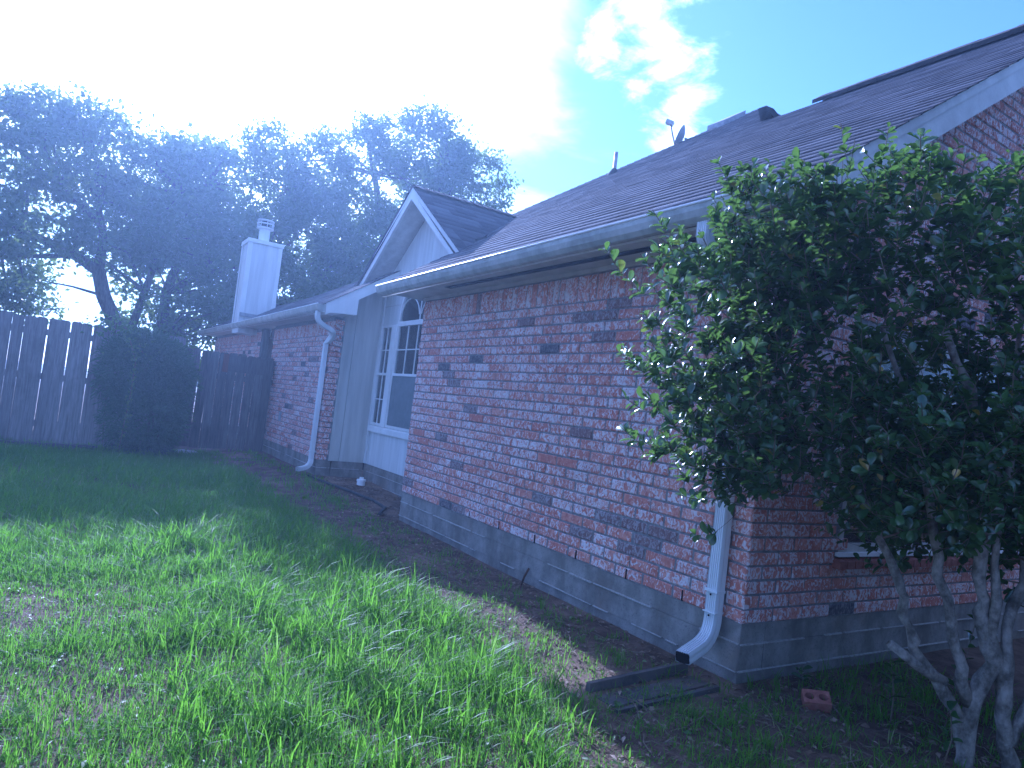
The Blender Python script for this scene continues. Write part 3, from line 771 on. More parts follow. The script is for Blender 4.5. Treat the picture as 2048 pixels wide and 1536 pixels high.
# --- wing roof, its rake, gutter
WR = lambda x: 2.08 + 0.65*(x+0.42)
wplan = [(-0.42, 6.756), (1.25, 6.756), (0.85, 8.2), (0.36, 9.8), (0.28, 12.2), (0.28, 17.0), (-0.42, 17.0)]
SW = math.sqrt(1+0.65**2)
wroof = deck('wing_roof', [(x, y, WR(x)) for x, y in wplan], 0.08, house)
shingle_plane('shingles', (-0.45, 0, WR(-0.45)), (0, 1, 0), (1/SW, 0, 0.65/SW), [(6.71, 0), (17, 0), (17, .73*SW), (12.2, .73*SW), (9.8, .81*SW), (8.2, 1.3*SW), (6.71, 1.7*SW)], wroof, seed=31)
MB().poly([(0.28, 17, WR(.28)), (0.28, 12.2, WR(.28)), (2.2, 12.2, 1.9), (2.2, 17, 1.9)]).poly([(0.28, 12.2, WR(.28)), (0.36, 9.8, WR(.36)), (1.3, 9.8, 2.1), (1.3, 12.2, 2.1)]).build('rear_wing_slope', 'shingle', house)
MB().prism([(0.22, 0, 2.42), (0.72, 0, 2.42), (0.72, 0, 2.62), (0.22, 0, 2.66)], (0, 12.65, 0), (0, 13.5, 0)).build('roof_saddle', 'shingle', house)
MB().box(-0.36, WX+0.1, 6.74, 16.9, 2.012, 2.026).build('wing_soffit', 'trim', house)
MB().box(-0.382, -0.361, 6.735, 16.95, 1.985, 2.10).build('wing_fascia', 'trim', house)
gutter('wing_gutter', -0.383, 6.70, 16.95, 2.085, 0.0)
rake(6.725, 6.75, -0.36, 0.62, 0.004, 0.16, 'white', 'wing_rake_board', WR)
MB().prism([(-0.36, 0, 1.99), (0.07, 0, 2.03), (0.07, 0, WR(0.07)-0.125), (-0.36, 0, WR(-0.36)-0.06)], (0, 6.727, 0), (0, 7.19, 0)).build('eave_return', 'white', house)
MB().prism([(0.072, 0, WR(0.072)-0.12), (0.61, 0, WR(0.61)-0.12), (0.61, 0, WR(0.61)-0.10), (0.072, 0, WR(0.072)-0.10)], (0, 6.752, 0), (0, 7.19, 0)).build('rake_soffit', 'siding', house)

# --- downspouts: ribbed rectangular pipe swept along a path
def spout(path, wdir, w, d, ribs=True):
    """path points; wdir = direction of the broad face"""
    prof = []
    if ribs:
        n = 6
        for i in range(n):
            a0 = -w/2+w*i/n; e = w/n
            prof += [(a0+e*.12, d/2+.001), (a0+e*.28, d/2-.006), (a0+e*.5, d/2-.006), (a0+e*.66, d/2+.001)]
        prof += [(w/2+0.002, d/4), (w/2, 0), (w/2+0.002, -d/4), (w/2, -d/2), (-w/2, -d/2), (-w/2-0.002, -d/4), (-w/2, 0), (-w/2-0.002, d/4)]
    else:
        prof = [(-w/2, d/2), (-w/6, d/2+.004), (w/6, d/2+.004), (w/2, d/2), (w/2+.003, 0), (w/2, -d/2), (-w/2, -d/2), (-w/2-.003, 0)]
    P = [Vector(p) for p in path]; b = MB(); k = len(prof); wd = Vector(wdir).normalized()
    for i, p in enumerate(P):
        t = (P[min(i+1, len(P)-1)]-P[max(i-1, 0)]).normalized()
        ww_ = (wd-t*wd.dot(t)).normalized(); nn = ww_.cross(t)
        b.v += [tuple(p+ww_*a+nn*c) for a, c in prof]
    for i in range(len(P)-1):
        for j in range(k):
            a = i*k+j; c = i*k+(j+1) % k; b.f.append((a, c, c+k, a+k))
    return b
def bend(a, b, c, n=6):
    a, b, c = Vector(a), Vector(b), Vector(c)
    return [tuple(a*(1-t)**2+b*2*t*(1-t)+c*t*t) for t in [i/n for i in range(n+1)]]
X0, Y0 = -0.052, 0.150
pth = [(-0.42, Y0, 2.06)] + bend((-0.42, Y0, 1.99), (-0.40, Y0, 1.93), (-0.24, Y0, 1.86)) + bend((-0.2, Y0, 1.84), (X0, Y0, 1.78), (X0, Y0, 1.66)) + [(X0, Y0, 0.14)] + \
      bend((X0, Y0, 0.0), (X0, Y0, -0.105), (-0.17, Y0-0.03, -0.135), 8) + [(-0.335, Y0-0.075, -0.165)]
ds = spout(pth, (0, 1, 0), 0.078, 0.056).build('downspout', 'spout', house)
ds['label'] = 'ribbed white downspout with curved outlet at the near corner'
for zz in (0.135, 0.025):
    st = MB().box(X0-0.036, X0+0.03, Y0-0.043, Y0+0.043, zz, zz+0.014 if zz > .1 else zz+0.006).build('strap', 'spout', ds)
    MB().lathe((X0-0.038, Y0-0.003, zz-0.012), [(0.0, -0.006), (0.005, -0.004), (0.005, 0.004), (0.0, 0.006)], 8).build('screw', 'dark', ds)
pin = Vector(pth[-1]); tdir = (Vector(pth[-1])-Vector(pth[-2])).normalized()
inner = spout([tuple(pin-tdir*0.02), tuple(pin+tdir*0.001)], (0, -1, 0), 0.070, 0.048, False)
inner.f += [tuple(range(8, 16))]
inner.build('outlet', 'dark', ds)
yd = 6.88
pth2 = [(-0.43, yd-0.06, 2.0)] + bend((-0.43, yd-0.06, 1.95), (-0.43, yd-0.05, 1.86), (-0.30, yd-0.02, 1.82)) + bend((-0.24, yd, 1.80), (-0.10, yd+0.03, 1.76), (-0.13, yd+.4, 1.62)) + [(-0.13, yd+0.40, 0.06)] + \
       bend((-0.13, yd+0.40, 0.0), (-0.13, yd+0.38, -0.10), (-0.24, yd+0.33, -0.125)) + [(-0.33, yd+0.29, -0.14)]
ds2 = spout(pth2, (0, 1, 0), 0.075, 0.055, False).build('downspout', 'spout', house)
MB().box(-0.168, -0.085, yd+0.355, yd+0.445, 0.10, 0.115).build('strap', 'spout', ds2)

# --- chimney chase with trim, cap and flue
cx0, cx1, cy0, cy1, ct = -0.43, 0.19, 12.0, 12.62, 3.74
ch = MB().box(cx0, cx1, cy0, cy1, 1.9, ct).build('chimney', 'siding', house)
for a, b in ((cx0-.012, cx0+.06), (cx1-.06, cx1+.012)):
    MB().box(a, b, cy0-0.014, cy0-0.001, 2.0, ct-0.05).build('corner_board', 'white', ch)
for a, b in ((cy0-.014, cy0+.06), (cy1-.06, cy1)):
    MB().box(cx0-0.028, cx0-0.013, a, b, 2.0, ct-0.05).build('corner_board', 'white', ch)
MB().box(cx0-.035, cx1+.03, cy0-.03, cy1+.03, ct-0.045, ct+0.03).build('chimney_cap', 'white', ch)
MB().box(cx0-.02, cx1+.06, cy0-.06, cy0-.02, WR(.1)-.2, WR(.1)-.13).build('flashing', 'metal', ch)
MB().box(cx1-0.03, cx1+0.0115, cy0-0.05, cy0-0.02, 2.40, 2.62).build('flashing', 'white', ch)
fc = ((cx0+cx1)/2, 12.3, ct+0.02)
MB().lathe(fc, [(0.135, 0), (0.105, 0.02), (0.105, 0.28), (0.09, 0.30)], 20).build('flue', 'spout', ch, True)
fcap = MB().lathe(fc, [(0.105, 0.28), (0.165, 0.30), (0.165, 0.325), (0.10, 0.325)], 20).lathe(fc, [(0.163, 0.385), (0.168, 0.385), (0.168, 0.41), (0.163, 0.41)], 20).lathe(fc, [(0.0, 0.50), (0.165, 0.475), (0.165, 0.455), (0.0, 0.46)], 20)
fo = fcap.build('flue_cap', 'spout', ch, False)
for k in range(8):
    a = k*math.pi/4; MB().box(fc[0]+.155*math.cos(a)-.006, fc[0]+.155*math.cos(a)+.006, fc[1]+.155*math.sin(a)-.006, fc[1]+.155*math.sin(a)+.006, ct+.34, ct+.48).build('cap_post', 'spout', fo)
MB().lathe(fc, [(0.085, 0.3), (0.085, 0.455)], 16).build('flue_core', 'dark', ch, True)

# --- satellite dish behind the hip
dish = empty('satellite_dish', (5.15, 6.12, ROOF0(5.15)), 'small grey satellite dish peeking over the roof hip', 'satellite dish')
base = Vector((5.12, 6.15, ROOF0(5.12)-0.03)); dirn = Vector((-0.62, 0.68, 0.38)).normalized()
sidev = dirn.cross(Vector((0, 0, 1))).normalized(); upv = sidev.cross(dirn)
dm = MB(); rings = 7; seg = 28
ctr = base+Vector((0, 0, 0.10))
for i in range(rings+1):
    r_ = i/rings
    for k in range(seg):
        a = 2*math.pi*k/seg
        dm.v.append(tuple(ctr+sidev*(0.22*r_*math.cos(a))+upv*(0.19*r_*math.sin(a))+dirn*(0.075*r_*r_)))
for i in range(rings):
    for k in range(seg): dm.f.append((i*seg+k, i*seg+(k+1) % seg, (i+1)*seg+(k+1) % seg, (i+1)*seg+k))
dm.build('reflector', 'dish', dish, True)
MB().tube([ctr-dirn*0.02, ctr-dirn*0.12, base-dirn*0.14-Vector((0, 0, .25))], 0.022, 8).build('mast', 'metal', dish, True)
arm_a = ctr-upv*0.19+dirn*0.05; arm_b = ctr+dirn*0.33+upv*0.14
MB().tube([arm_a, arm_b], 0.016, 8).build('feed_arm', 'metal', dish, True)
hd = MB(); e1, e2 = dirn, sidev; e3 = upv
hd.hexa([tuple(arm_b+e1*a+e2*b+e3*c) for c in (-.03, .035) for a, b in ((-.06, -.05), (.07, -.05), (.07, .05), (-.06, .05))])
hd.build('feed_head', 'dish', dish)

# ------------------------------------------------------------------ fence and gate
def picket(w, h, t=0.016, seed=0):
    r = random.Random(seed); a = w/2; j = r.uniform(-.004, .004)
    pts = [(-a, 0), (a, 0), (a, h-0.022+j), (a-0.024, h+j), (-a+0.024, h-j), (-a, h-0.022-j)]
    me = bpy.data.meshes.new('picket'); n = len(pts)
    v = [(x, 0, z) for x, z in pts]+[(x, t, z) for x, z in pts]
    f = [tuple(range(n)), tuple(reversed(range(n, 2*n)))]+[(i, i+n, (i+1) % n+n, (i+1) % n) for i in range(n)]
    me.from_pydata(v, [], f); me.update(); return me
fence = empty('picket_fence', (-3.6, 9.55, -0.3), 'tall weathered grey wooden privacy fence at the back of the yard', 'fence')
pk = [picket(0.137, 1.80, seed=i) for i in range(6)]
for q in pk: q.materials.append(MT['fence'])
FY = 9.55
x = -8.5; i = 0
while x < -1.62:
    o = link(bpy.data.objects.new('picket', random.choice(pk))); par(o, fence)
    o.location = (x, FY+random.uniform(-.005, .005), -0.27+random.uniform(-.012, .012)); o.rotation_euler = (random.gauss(0, .004), random.gauss(0, .004), random.gauss(0, .02))
    x += 0.1376+random.choice((0.0, 0.0, 0.0, 0.001, 0.003, 0.004)); i += 1
for zz in (-0.02, 0.65, 1.28): MB().box(-8.5, -1.6, FY+0.018, FY+0.056, zz, zz+0.09).build('rail', 'fence', fence)
for xx in (-6.9, -4.5, -2.1): MB().box(xx, xx+.09, FY+0.058, FY+0.15, -0.4, 1.45).build('post', 'fence', fence)
GYT = 10.12
gate = empty('gate_fence', (-0.8, GYT, -0.28), 'dark brown wooden gate fence beside the brick wing', 'gate')
gk = [picket(0.138, 1.62, seed=20+i) for i in range(6)]
for q in gk: q.materials.append(MT['gate'])
x = -2.02
while x < -0.16:
    o = link(bpy.data.objects.new('picket', random.choice(gk))); par(o, gate)
    o.location = (x+0.069, GYT+random.uniform(-.004, .004), -0.21+random.uniform(-.01, .01)); o.rotation_euler = (0, random.gauss(0, .004), random.gauss(0, .015))
    x += 0.140+random.choice((0.001, 0.003, 0.009, 0.012))
MB().box(-0.86, -0.115, GYT-0.03, GYT-0.006, 1.10, 1.375).build('board', 'gate', gate)
bo = MB().box(-0.95, -0.862, GYT-0.028, GYT-0.006, 1.08, 1.385).build('board', 'redboard', gate); bo['label'] = 'reddish end of the top board'
for zz in (0.1, 0.95): MB().box(-2.0, -0.1, GYT+0.02, GYT+0.058, zz, zz+0.09).build('rail', 'gate', gate)
MB().box(-0.20, -0.105, GYT+0.06, GYT+0.14, -0.4, 1.35).build('post', 'gate', gate)
MB().box(-2.05, -1.96, GYT+0.06, GYT+0.15, -0.4, 1.35).build('post', 'gate', gate)
# timber lying along the fence foot
tm = MB().hexa([(-6.2, 9.18, -0.36), (-2.62, 9.22, -0.36), (-2.62, 9.36, -0.36), (-6.2, 9.32, -0.36), (-6.2, 9.19, -0.225), (-2.63, 9.23, -0.215), (-2.63, 9.35, -0.215), (-6.2, 9.31, -0.225)]).build('landscape_timber', 'timber')
tag(tm, 'dark grey timber lying along the foot of the tall fence', 'timber')

# ------------------------------------------------------------------ leaves, branches
def leaf_cards(C, N, D, L, Wd, cup=0.25):
    """flat-ish leaf of 2 quads folded on the midrib. C base points, D direction, N normal, L length, Wd width"""
    S = np.cross(D, N); S /= np.linalg.norm(S, axis=1, keepdims=True)+1e-9
    N = np.cross(S, D)
    L = L[:, None]; w = Wd[:, None]
    b = C; t = C+D*L - N*L*cup*0.5
    m1 = C+D*L*0.55+S*w*0.5+N*w*0.22; m2 = C+D*L*0.55-S*w*0.5+N*w*0.22; mid = C+D*L*0.5
    V = np.stack([b, m1, t, m2, mid], 1).reshape(-1, 3)
    i = np.arange(len(C))*5
    F = np.concatenate([np.stack([i, i+1, i+4], 1), np.stack([i+1, i+2, i+4], 1), np.stack([i+2, i+3, i+4], 1), np.stack([i+3, i, i+4], 1)])
    return V, F
def unit(v): return v/(np.linalg.norm(v, axis=-1, keepdims=True)+1e-9)

def oak(name, base, trunk, blobs, nclump, per, label, leafsize=0.135, seed=1, dens=1.2):
    r = np.random.default_rng(seed); nclump = int(nclump*dens)
    root = empty(name, base, label, 'tree', 'trees beyond the fence')
    # trunk and limbs
    b = MB()
    for path, r0, r1 in trunk:
        n = len(path); b.tube(path, [r0+(r1-r0)*i/(n-1) for i in range(n)], 9)
    tips = np.array([p for path, _, _ in trunk for p in path[1:]])
    vol = np.array([q[3]*q[4]*q[5] for q in blobs]); pr = vol**0.8/np.sum(vol**0.8)
    cl = []
    for _ in range(nclump):
        q = blobs[r.choice(len(blobs), p=pr)]
        d = unit(r.normal(size=3)); k = r.uniform(0.35, 1.0)**0.55
        cl.append([q[0]+d[0]*q[3]*k, q[1]+d[1]*q[4]*k, q[2]+d[2]*q[5]*k])
    cl = np.array(cl)
    for c in cl[::5]:
        j = np.argmin(np.linalg.norm(tips-c, axis=1)+np.maximum(0, tips[:, 2]-c[2])*1.5)
        a = tips[j]; mid = (a+c)/2+r.normal(size=3)*0.18+np.array([0, 0, 0.15])
        b.tube([a, mid, c], [0.045, 0.026, 0.010], 5, False)
    b.build('trunk', 'bark', root, True)
    rad_ = r.uniform(0.13, 0.40, len(cl))
    idx = np.repeat(np.arange(len(cl)), np.maximum(20, (per*0.72*(rad_/0.32)**1.6).astype(int)))
    off = r.normal(size=(len(idx), 3))*np.array([0.62, 0.62, 0.42]); 
    P = cl[idx]+off*rad_[idx][:, None]
    D = unit(off*0.6+r.normal(size=P.shape)+np.array([0, 0, -0.1])); N = unit(r.normal(size=P.shape)+np.array([0, 0, 0.6]))
    L = r.uniform(0.7, 1.35, len(P))*leafsize
    V, F = leaf_cards(P, N, D, L, L*0.55)
    i = np.arange(len(P))*5; F = np.concatenate([np.stack([i, i+1, i+2], 1), np.stack([i, i+2, i+3], 1)])
    V = V.reshape(-1, 5, 3)[:, :4].reshape(-1, 3); i = np.arange(len(P))*4; F = np.concatenate([np.stack([i, i+1, i+2], 1), np.stack([i, i+2, i+3], 1)])
    rn = np.clip(np.repeat(r.uniform(0, 1, len(cl))[idx]*0.5+r.uniform(0, 0.5, len(P)), 4), 0, 0.94)
    np_mesh('crown', V, F, 'oakleaf', root, rnd=rn)
    return root
def limb(*p): return [np.array(q, float) for q in p]
oak('oak_tree', (-2.15, 17, -0.3),
    [(limb((-2.1, 17, -0.4), (-2.12, 17, 1.0), (-2.25, 17, 1.9), (-2.62, 17, 2.6), (-2.8, 17, 3.2)), 0.20, 0.15),
     (limb((-2.8, 17, 3.15), (-3.35, 16.9, 3.45), (-4.3, 16.7, 3.7), (-5.6, 16.4, 4.2), (-6.8, 16.2, 4.6)), 0.13, 0.05),
     (limb((-2.8, 17, 3.1), (-2.78, 17.1, 3.9), (-3.0, 17.2, 4.8), (-3.2, 17.2, 6.0)), 0.13, 0.04),
     (limb((-2.8, 17, 4.2), (-3.8, 17.3, 5.0), (-4.9, 17.5, 5.8)), 0.08, 0.03),
     (limb((-3.35, 16.9, 3.4), (-4.6, 16.2, 3.0), (-6.2, 15.6, 2.8)), 0.06, 0.025)],
    [(-5.2, 17, 5.5, 1.8, 1.8, 1.7), (-3.4, 17.2, 5.7, 1.4, 1.8, 1.5), (-4.4, 17, 6.3, .8, .8, .8), (-6.9, 16.4, 4.9, 1.9, 1.7, 1.8), (-5.4, 15.9, 3.4, 1.7, 1.2, 0.9), (-4.2, 16.6, 3.7, 1.3, 1.3, 0.8), (-6.9, 15.8, 2.9, 1.6, 1.2, 0.9), (-5.6, 16.5, 2.2, 1.9, .9, .7), (-4.3, 17.4, 2.5, .9, .8, .9), (-7.6, 16, 1.6, 1.6, .8, .8)],
    300, 150, 'spreading oak with a forking leaning trunk above the tall grey fence', seed=3)
oak('oak_tree', (-2.0, 17.6, -0.3),
    [(limb((-2.05, 17.3, -0.4), (-1.95, 17.3, 1.8), (-1.75, 17.3, 2.9), (-1.5, 17.3, 4.2), (-1.2, 17.3, 5.5)), 0.13, 0.04)],
    [(-1.6, 17.5, 5.3, 1.3, 1.5, 1.7), (-2.3, 17.3, 4.1, 1.2, 1.2, 1.2)], 110, 150, 'slender oak rising just right of the forking trunk', seed=4)
oak('oak_tree', (-1.28, 18, -0.3),
    [(limb((-1.2, 17.6, -0.4), (-1.22, 17.6, 1.6), (-1.25, 17.6, 3.0), (-0.9, 17.6, 4.6), (-0.6, 17.7, 6)), 0.19, 0.05),
     (limb((-1.25, 17.6, 3.0), (-0.3, 17.4, 3.7), (0.9, 17.2, 4.2)), 0.08, 0.03)],
    [(-0.3, 17.9, 5.7, 1.2, 1.5, 1.8), (-0.9, 17.9, 5.2, 1.0, 1.2, 1.9), (0.3, 17.3, 4.0, 1.4, 1.3, 1.2), (-0.9, 17.2, 3.4, 1.1, 1.2, 0.9), (0.3, 17, 2.6, 1.0, 1.0, 0.6), (-1.6, 17.6, 2.4, .9, .7, .8), (-0.5, 17.4, 2.0, .9, .7, .7), (-.6, 17, 1.2, .8, .6, .6)], 250, 150, 'straight trunked oak between the fence and the chimney', seed=5)
oak('oak_tree', (1.6, 18.3, -0.3),
    [(limb((1.6, 18.3, -0.4), (1.65, 18.3, 2.5), (1.5, 18.3, 4.2), (1.6, 18.3, 6.6)), 0.2, 0.05), (limb((1.6, 18.3, 3), (2.6, 18, 4), (3.2, 17.8, 5)), 0.09, 0.03)],
    [(1.1, 18.2, 6.6, 1.3, 1.5, 1.8), (2.3, 18.0, 6.5, 1.1, 1.3, 2.0), (2.5, 18.0, 5.2, 1.6, 1.5, 1.7), (1.6, 17.6, 3.7, 1.6, 1.4, 1.1), (3.3, 17.6, 3.9, 1.3, 1.3, 1.2), (0.9, 17.2, 2.9, 1.0, 1.0, .6)], 290, 150, 'dense oak directly behind the white chimney', seed=6)
oak('oak_tree', (5.0, 17.8, -0.3),
    [(limb((5.0, 17.8, -0.4), (4.95, 17.8, 3.0), (4.7, 17.8, 5.0), (3.9, 17.8, 7.6), (3.6, 17.8, 8.4)), 0.22, 0.04),
     (limb((4.9, 17.8, 4), (5.8, 17.8, 6), (6.2, 17.8, 8.5)), 0.12, 0.03), (limb((5.0, 17.8, 4.5), (6.6, 17.6, 6.2), (8.0, 17.4, 7.4)), 0.1, 0.03)],
    [(3.6, 17.8, 7.9, 0.95, 1.2, 1.5), (5.5, 17.8, 8.7, 1.25, 1.4, 1.45), (6.9, 17.6, 8.0, 1.3, 1.4, 1.5), (5.0, 17.4, 5.8, 1.8, 1.4, 1.2), (7.6, 17.4, 6.6, 1.1, 1.2, 0.9), (3.8, 17.4, 5.2, 1.3, 1.3, 1.2)],
    300, 140, 'tall airy oak rising behind the white dormer gable', seed=8)

# ------------------------------------------------------------------ evergreen bush and vine on the fence
def feathery(root, blobs, n, mat, seed, size=0.16):
    r = np.random.default_rng(seed); P, D = [], []
    for q in blobs:
        k = int(n*q[6]); d = unit(r.normal(size=(k, 3))); rr_ = r.uniform(0.25, 1, k)**0.4
        p = np.array(q[:3])+d*np.array(q[3:6])*rr_[:, None]
        P.append(p); D.append(unit(d+r.normal(size=(k, 3))*0.45+np.array([0, -0.2, -0.05])))
    P = np.concatenate(P); D = np.concatenate(D)
    P[:, 2] = np.maximum(P[:, 2], -0.28); P[:, 1] = np.minimum(P[:, 1], FY-0.03+(P[:, 2] > 1.5)*0.6)
    # each spray: five thin leaflets along a drooping stem
    Q, E = [], []
    for j in range(7):
        s = j/6; Q.append(P+D*(s*size)+np.array([0, 0, -0.05])*s*s)
        E.append(unit(D+r.normal(size=D.shape)*0.5+np.array([0, 0, -0.25*s])))
    Q = np.concatenate(Q); E = np.concatenate(E)
    L = r.uniform(0.05, 0.11, len(Q)); V, F = leaf_cards(Q, unit(r.normal(size=Q.shape)), E, L, L*0.16)
    np_mesh('foliage', V, F, mat, root, rnd=np.repeat(np.clip(np.tile(r.uniform(0, .94, len(P)), 7), 0, .94), 5))
jun = empty('evergreen_bush', (-1.95, 9.25, -0.3), 'dark feathery evergreen bush crowding the end of the fence', 'bush')
feathery(jun, [(-2.2, 9.3, 1.0, 0.44, 0.3, 0.50, .3), (-1.95, 9.35, 1.05, 0.34, 0.3, 0.36, .2), (-2.1, 9.2, 0.3, 0.46, 0.36, 0.52, .28), (-1.72, 9.45, 0.85, 0.24, 0.26, 0.30, .1), (-2.5, 9.35, 0.9, 0.20, 0.16, 0.5, .07), (-1.85, 9.3, 0.3, .3, .3, .35, .1)], 5200, 'juniper', 12)
MB().tube([(-1.95, 9.3, -0.35), (-1.98, 9.3, 0.2), (-2.0, 9.32, 0.9)], [0.05, 0.04, 0.02], 7).tube([(-1.9, 9.3, -0.35), (-1.75, 9.33, 0.4), (-1.65, 9.36, 1.0)], [0.04, 0.03, 0.015], 7).build('stem', 'bark', jun, True)
def leaves_along(root, pts, n, spread, size, mat, seed, name='leaves', kind='stuff'):
    r = np.random.default_rng(seed); pts = np.array(pts, float); k = r.uniform(0, len(pts)-1.001, n); i = k.astype(int); f = (k-i)[:, None]
    P = pts[i]*(1-f)+pts[i+1]*f+r.normal(size=(n, 3))*np.array(spread)
    L = r.uniform(0.7, 1.3, n)*size
    V, F = leaf_cards(P, unit(r.normal(size=P.shape)*0.6+np.array([0, -0.7, 0.5])), unit(r.normal(size=P.shape)+np.array([0, -0.3, -0.5])), L, L*0.75)
    return np_mesh(name, V, F, mat, root, rnd=np.repeat(r.uniform(0, .94, n), 5), kind=kind)
vine = empty('trailing_vine', (-2.4, 8.85, -0.3), 'pale thin vine trailing down the dark evergreen bush', 'vine')
vp_ = [(-2.42, 8.93, 1.35), (-2.32, 8.86, 1.05), (-2.33, 8.80, 0.6), (-2.36, 8.78, 0.2), (-2.38, 8.78, -0.25)]
MB().tube(vp_, 0.006, 5).build('stem', 'twig', vine, True); leaves_along(vine, vp_, 150, (.025, .02, .02), 0.045, 'vine', 3)
vine2 = empty('climbing_vine', (-2.55, 9.3, -0.3), 'light green creeper spilling over the top of the fence', 'vine')
vq = [(-2.85, 9.5, 1.45), (-2.6, 9.45, 1.60), (-2.45, 9.4, 1.52), (-2.3, 9.2, 1.35), (-2.2, 9.1, 1.15)]
MB().tube([(-2.55, 9.48, -.3), (-2.6, 9.48, .6)]+vq[1:], 0.008, 5).build('stem', 'twig', vine2, True); leaves_along(vine2, vq, 420, (.12, .06, .07), 0.06, 'vine', 4)

# ------------------------------------------------------------------ big glossy shrub at the near corner
shrub = empty('glossy_shrub', (0.31, -0.95, -0.3), 'large leggy shrub with glossy oval leaves at the near house corner', 'shrub')
sr = np.random.default_rng(21)
BL_ = [(-0.02, -0.88, 1.42, 0.78, 0.55, 0.66, 1.0), (-0.84, -0.46, 1.40, 0.46, 0.32, 0.44, .6), (0.80, -1.25, 1.45, 0.75, 0.55, 0.75, .8), (-0.30, -0.78, 1.85, 0.52, 0.36, 0.34, .5),
       (-0.76, -0.48, 0.98, 0.44, 0.28, 0.28, .3), (0.45, -1.05, 2.0, 0.6, 0.4, 0.34, .45), (-0.2, -0.85, 0.95, 0.5, 0.4, 0.3, .3), (0.5, -1.2, 0.95, 0.55, 0.4, 0.35, .4), (1.55, -1.2, 1.35, 0.6, 0.6, 0.8, .6), (0.9, -0.75, 1.0, 0.6, 0.45, 0.4, .5), (0.15, -0.6, 1.1, .5, .35, .4, .4), (-0.66, -0.56, 1.78, 0.40, 0.26, 0.32, .5), (-0.58, -0.36, 1.15, 0.26, 0.16, 0.45, .45), (-0.55, -0.40, 1.6, .26, .16, .3, .3), (0.55, -0.55, 1.25, .5, .3, .5, .5), (0.5, -0.5, 0.7, .5, .25, .3, .3), (0.65, -1.8, 1.35, .6, .45, .8, .7), (1.45, -1.9, 1.3, .7, .5, .85, .7), (0.75, -1.1, 0.72, .6, .4, .35, .45), (1.3, -1.0, 0.8, .5, .5, .5, .4), (0.1, -0.8, 0.78, .4, .3, .25, .25)]  # out-of-view clumps at right added to keep sky light off the gable
tg = []
wts = np.array([q[6] for q in BL_]); wts /= wts.sum()
while len(tg) < 4200:
    q = BL_[sr.choice(len(BL_), p=wts)]; d = unit(sr.normal(size=3)); k = sr.uniform(0.3, 1.0)**0.5
    if sr.random() < 0.06: k *= 1.18
    p = np.array(q[:3])+d*np.array(q[3:6])*k
    if p[2] < 0.40 + 0.22*(p[0] < 0.15): continue
    if p[0] > -0.16 and p[1] > -0.16: continue
    if p[2] > 1.90 and p[1] > -0.5 and p[0] > -0.62: continue
    tg.append(p)
for q in ((-1.30, -0.26, 1.57), (-1.22, -0.30, 1.50), (-1.17, -0.35, 1.76), (-1.08, -0.38, 1.68), (-1.0, -0.48, 2.0), (-0.95, -0.50, 1.90), (-0.90, -0.52, 1.93), (-0.61, -0.73, 2.16), (-0.58, -0.74, 2.08),
          (-0.36, -0.89, 2.20), (-0.34, -0.88, 2.12), (-0.30, -0.86, 2.15), (-1.21, -0.30, 1.22), (-1.12, -0.32, 1.18), (-1.17, -0.31, 0.91), (-1.08, -0.36, 0.88), (-0.92, -0.46, 0.70), (-0.85, -0.46, 0.74), (-0.8, -0.6, 2.02), (-0.75, -0.58, 1.95)):
    tg.append(np.array(q))
    tg.append(np.array(q)+sr.normal(size=3)*0.05+np.array([0.08, -0.04, -0.06]))
tg = np.array(tg)
# main stems, then twigs that join the nearest point already grown
stems = [(limb((0.31, -0.95, -0.36), (0.30, -0.95, -0.12), (0.36, -1.0, 0.13), (0.30, -0.98, 0.34), (0.26, -0.97, 0.5), (0.29, -0.99, 0.83), (0.15, -0.95, 1.15), (-0.05, -0.9, 1.5)), .046, .014),
         (limb((0.33, -0.97, -0.30), (0.22, -0.90, -0.02), (0.09, -0.83, 0.15), (0.04, -0.80, 0.30), (-0.02, -0.78, 0.45), (-0.15, -0.72, 0.7), (-0.4, -0.6, 1.0), (-0.62, -0.5, 1.25)), .034, .010),
         (limb((0.48, -1.06, -0.36), (0.45, -1.05, -0.15), (0.42, -1.04, 0.05), (0.40, -1.04, 0.3), (0.45, -1.08, 0.6), (0.55, -1.15, 0.95), (0.7, -1.2, 1.4)), .042, .013),
         (limb((0.30, -0.96, -0.05), (0.2, -0.93, 0.2), (0.13, -0.88, 0.48), (0.05, -0.86, 0.75), (-0.05, -0.84, 1.05), (-0.25, -0.75, 1.5)), .030, .010),
         (limb((0.46, -1.06, -0.2), (0.56, -1.12, 0.1), (0.62, -1.18, 0.5), (0.8, -1.3, 1.0), (0.95, -1.35, 1.4)), .030, .010),
         (limb((0.42, -1.03, 0.0), (0.30, -1.02, 0.4), (0.32, -1.02, 0.9), (0.4, -1.0, 1.4), (0.35, -0.98, 1.75)), .026, .010)]
tb = MB(); nodes = []; nrad = []
for path, a, b_ in stems:
    dense = [path[0]]
    for p, q in zip(path[:-1], path[1:]):
        for t in (0.34, 0.67, 1.0): dense.append(p+(q-p)*t+sr.normal(size=3)*0.009)
    n = len(dense); a *= 0.82; rr_ = [a+(b_-a)*i/(n-1)*1.0+sr.normal()*0.0028 for i in range(n)]
    o = MB().tube(dense, rr_, 10).build('stem', 'palebark', shrub, True)
    for p, q in zip(dense, rr_):
        if p[2] > 0.35: nodes.append(p); nrad.append(q)
MB().tube([(0.2, -0.9, 0.03), (0.09, -0.84, 0.09), (-0.02, -0.775, 0.17)], [0.026, 0.022, 0.019], 9).build('stem', 'palebark', shrub, True)
cen = np.array([0.2, -0.95, 0.8]); order = np.argsort(np.linalg.norm(tg-cen, axis=1))
LP, LD, LN, LL = [], [], [], []
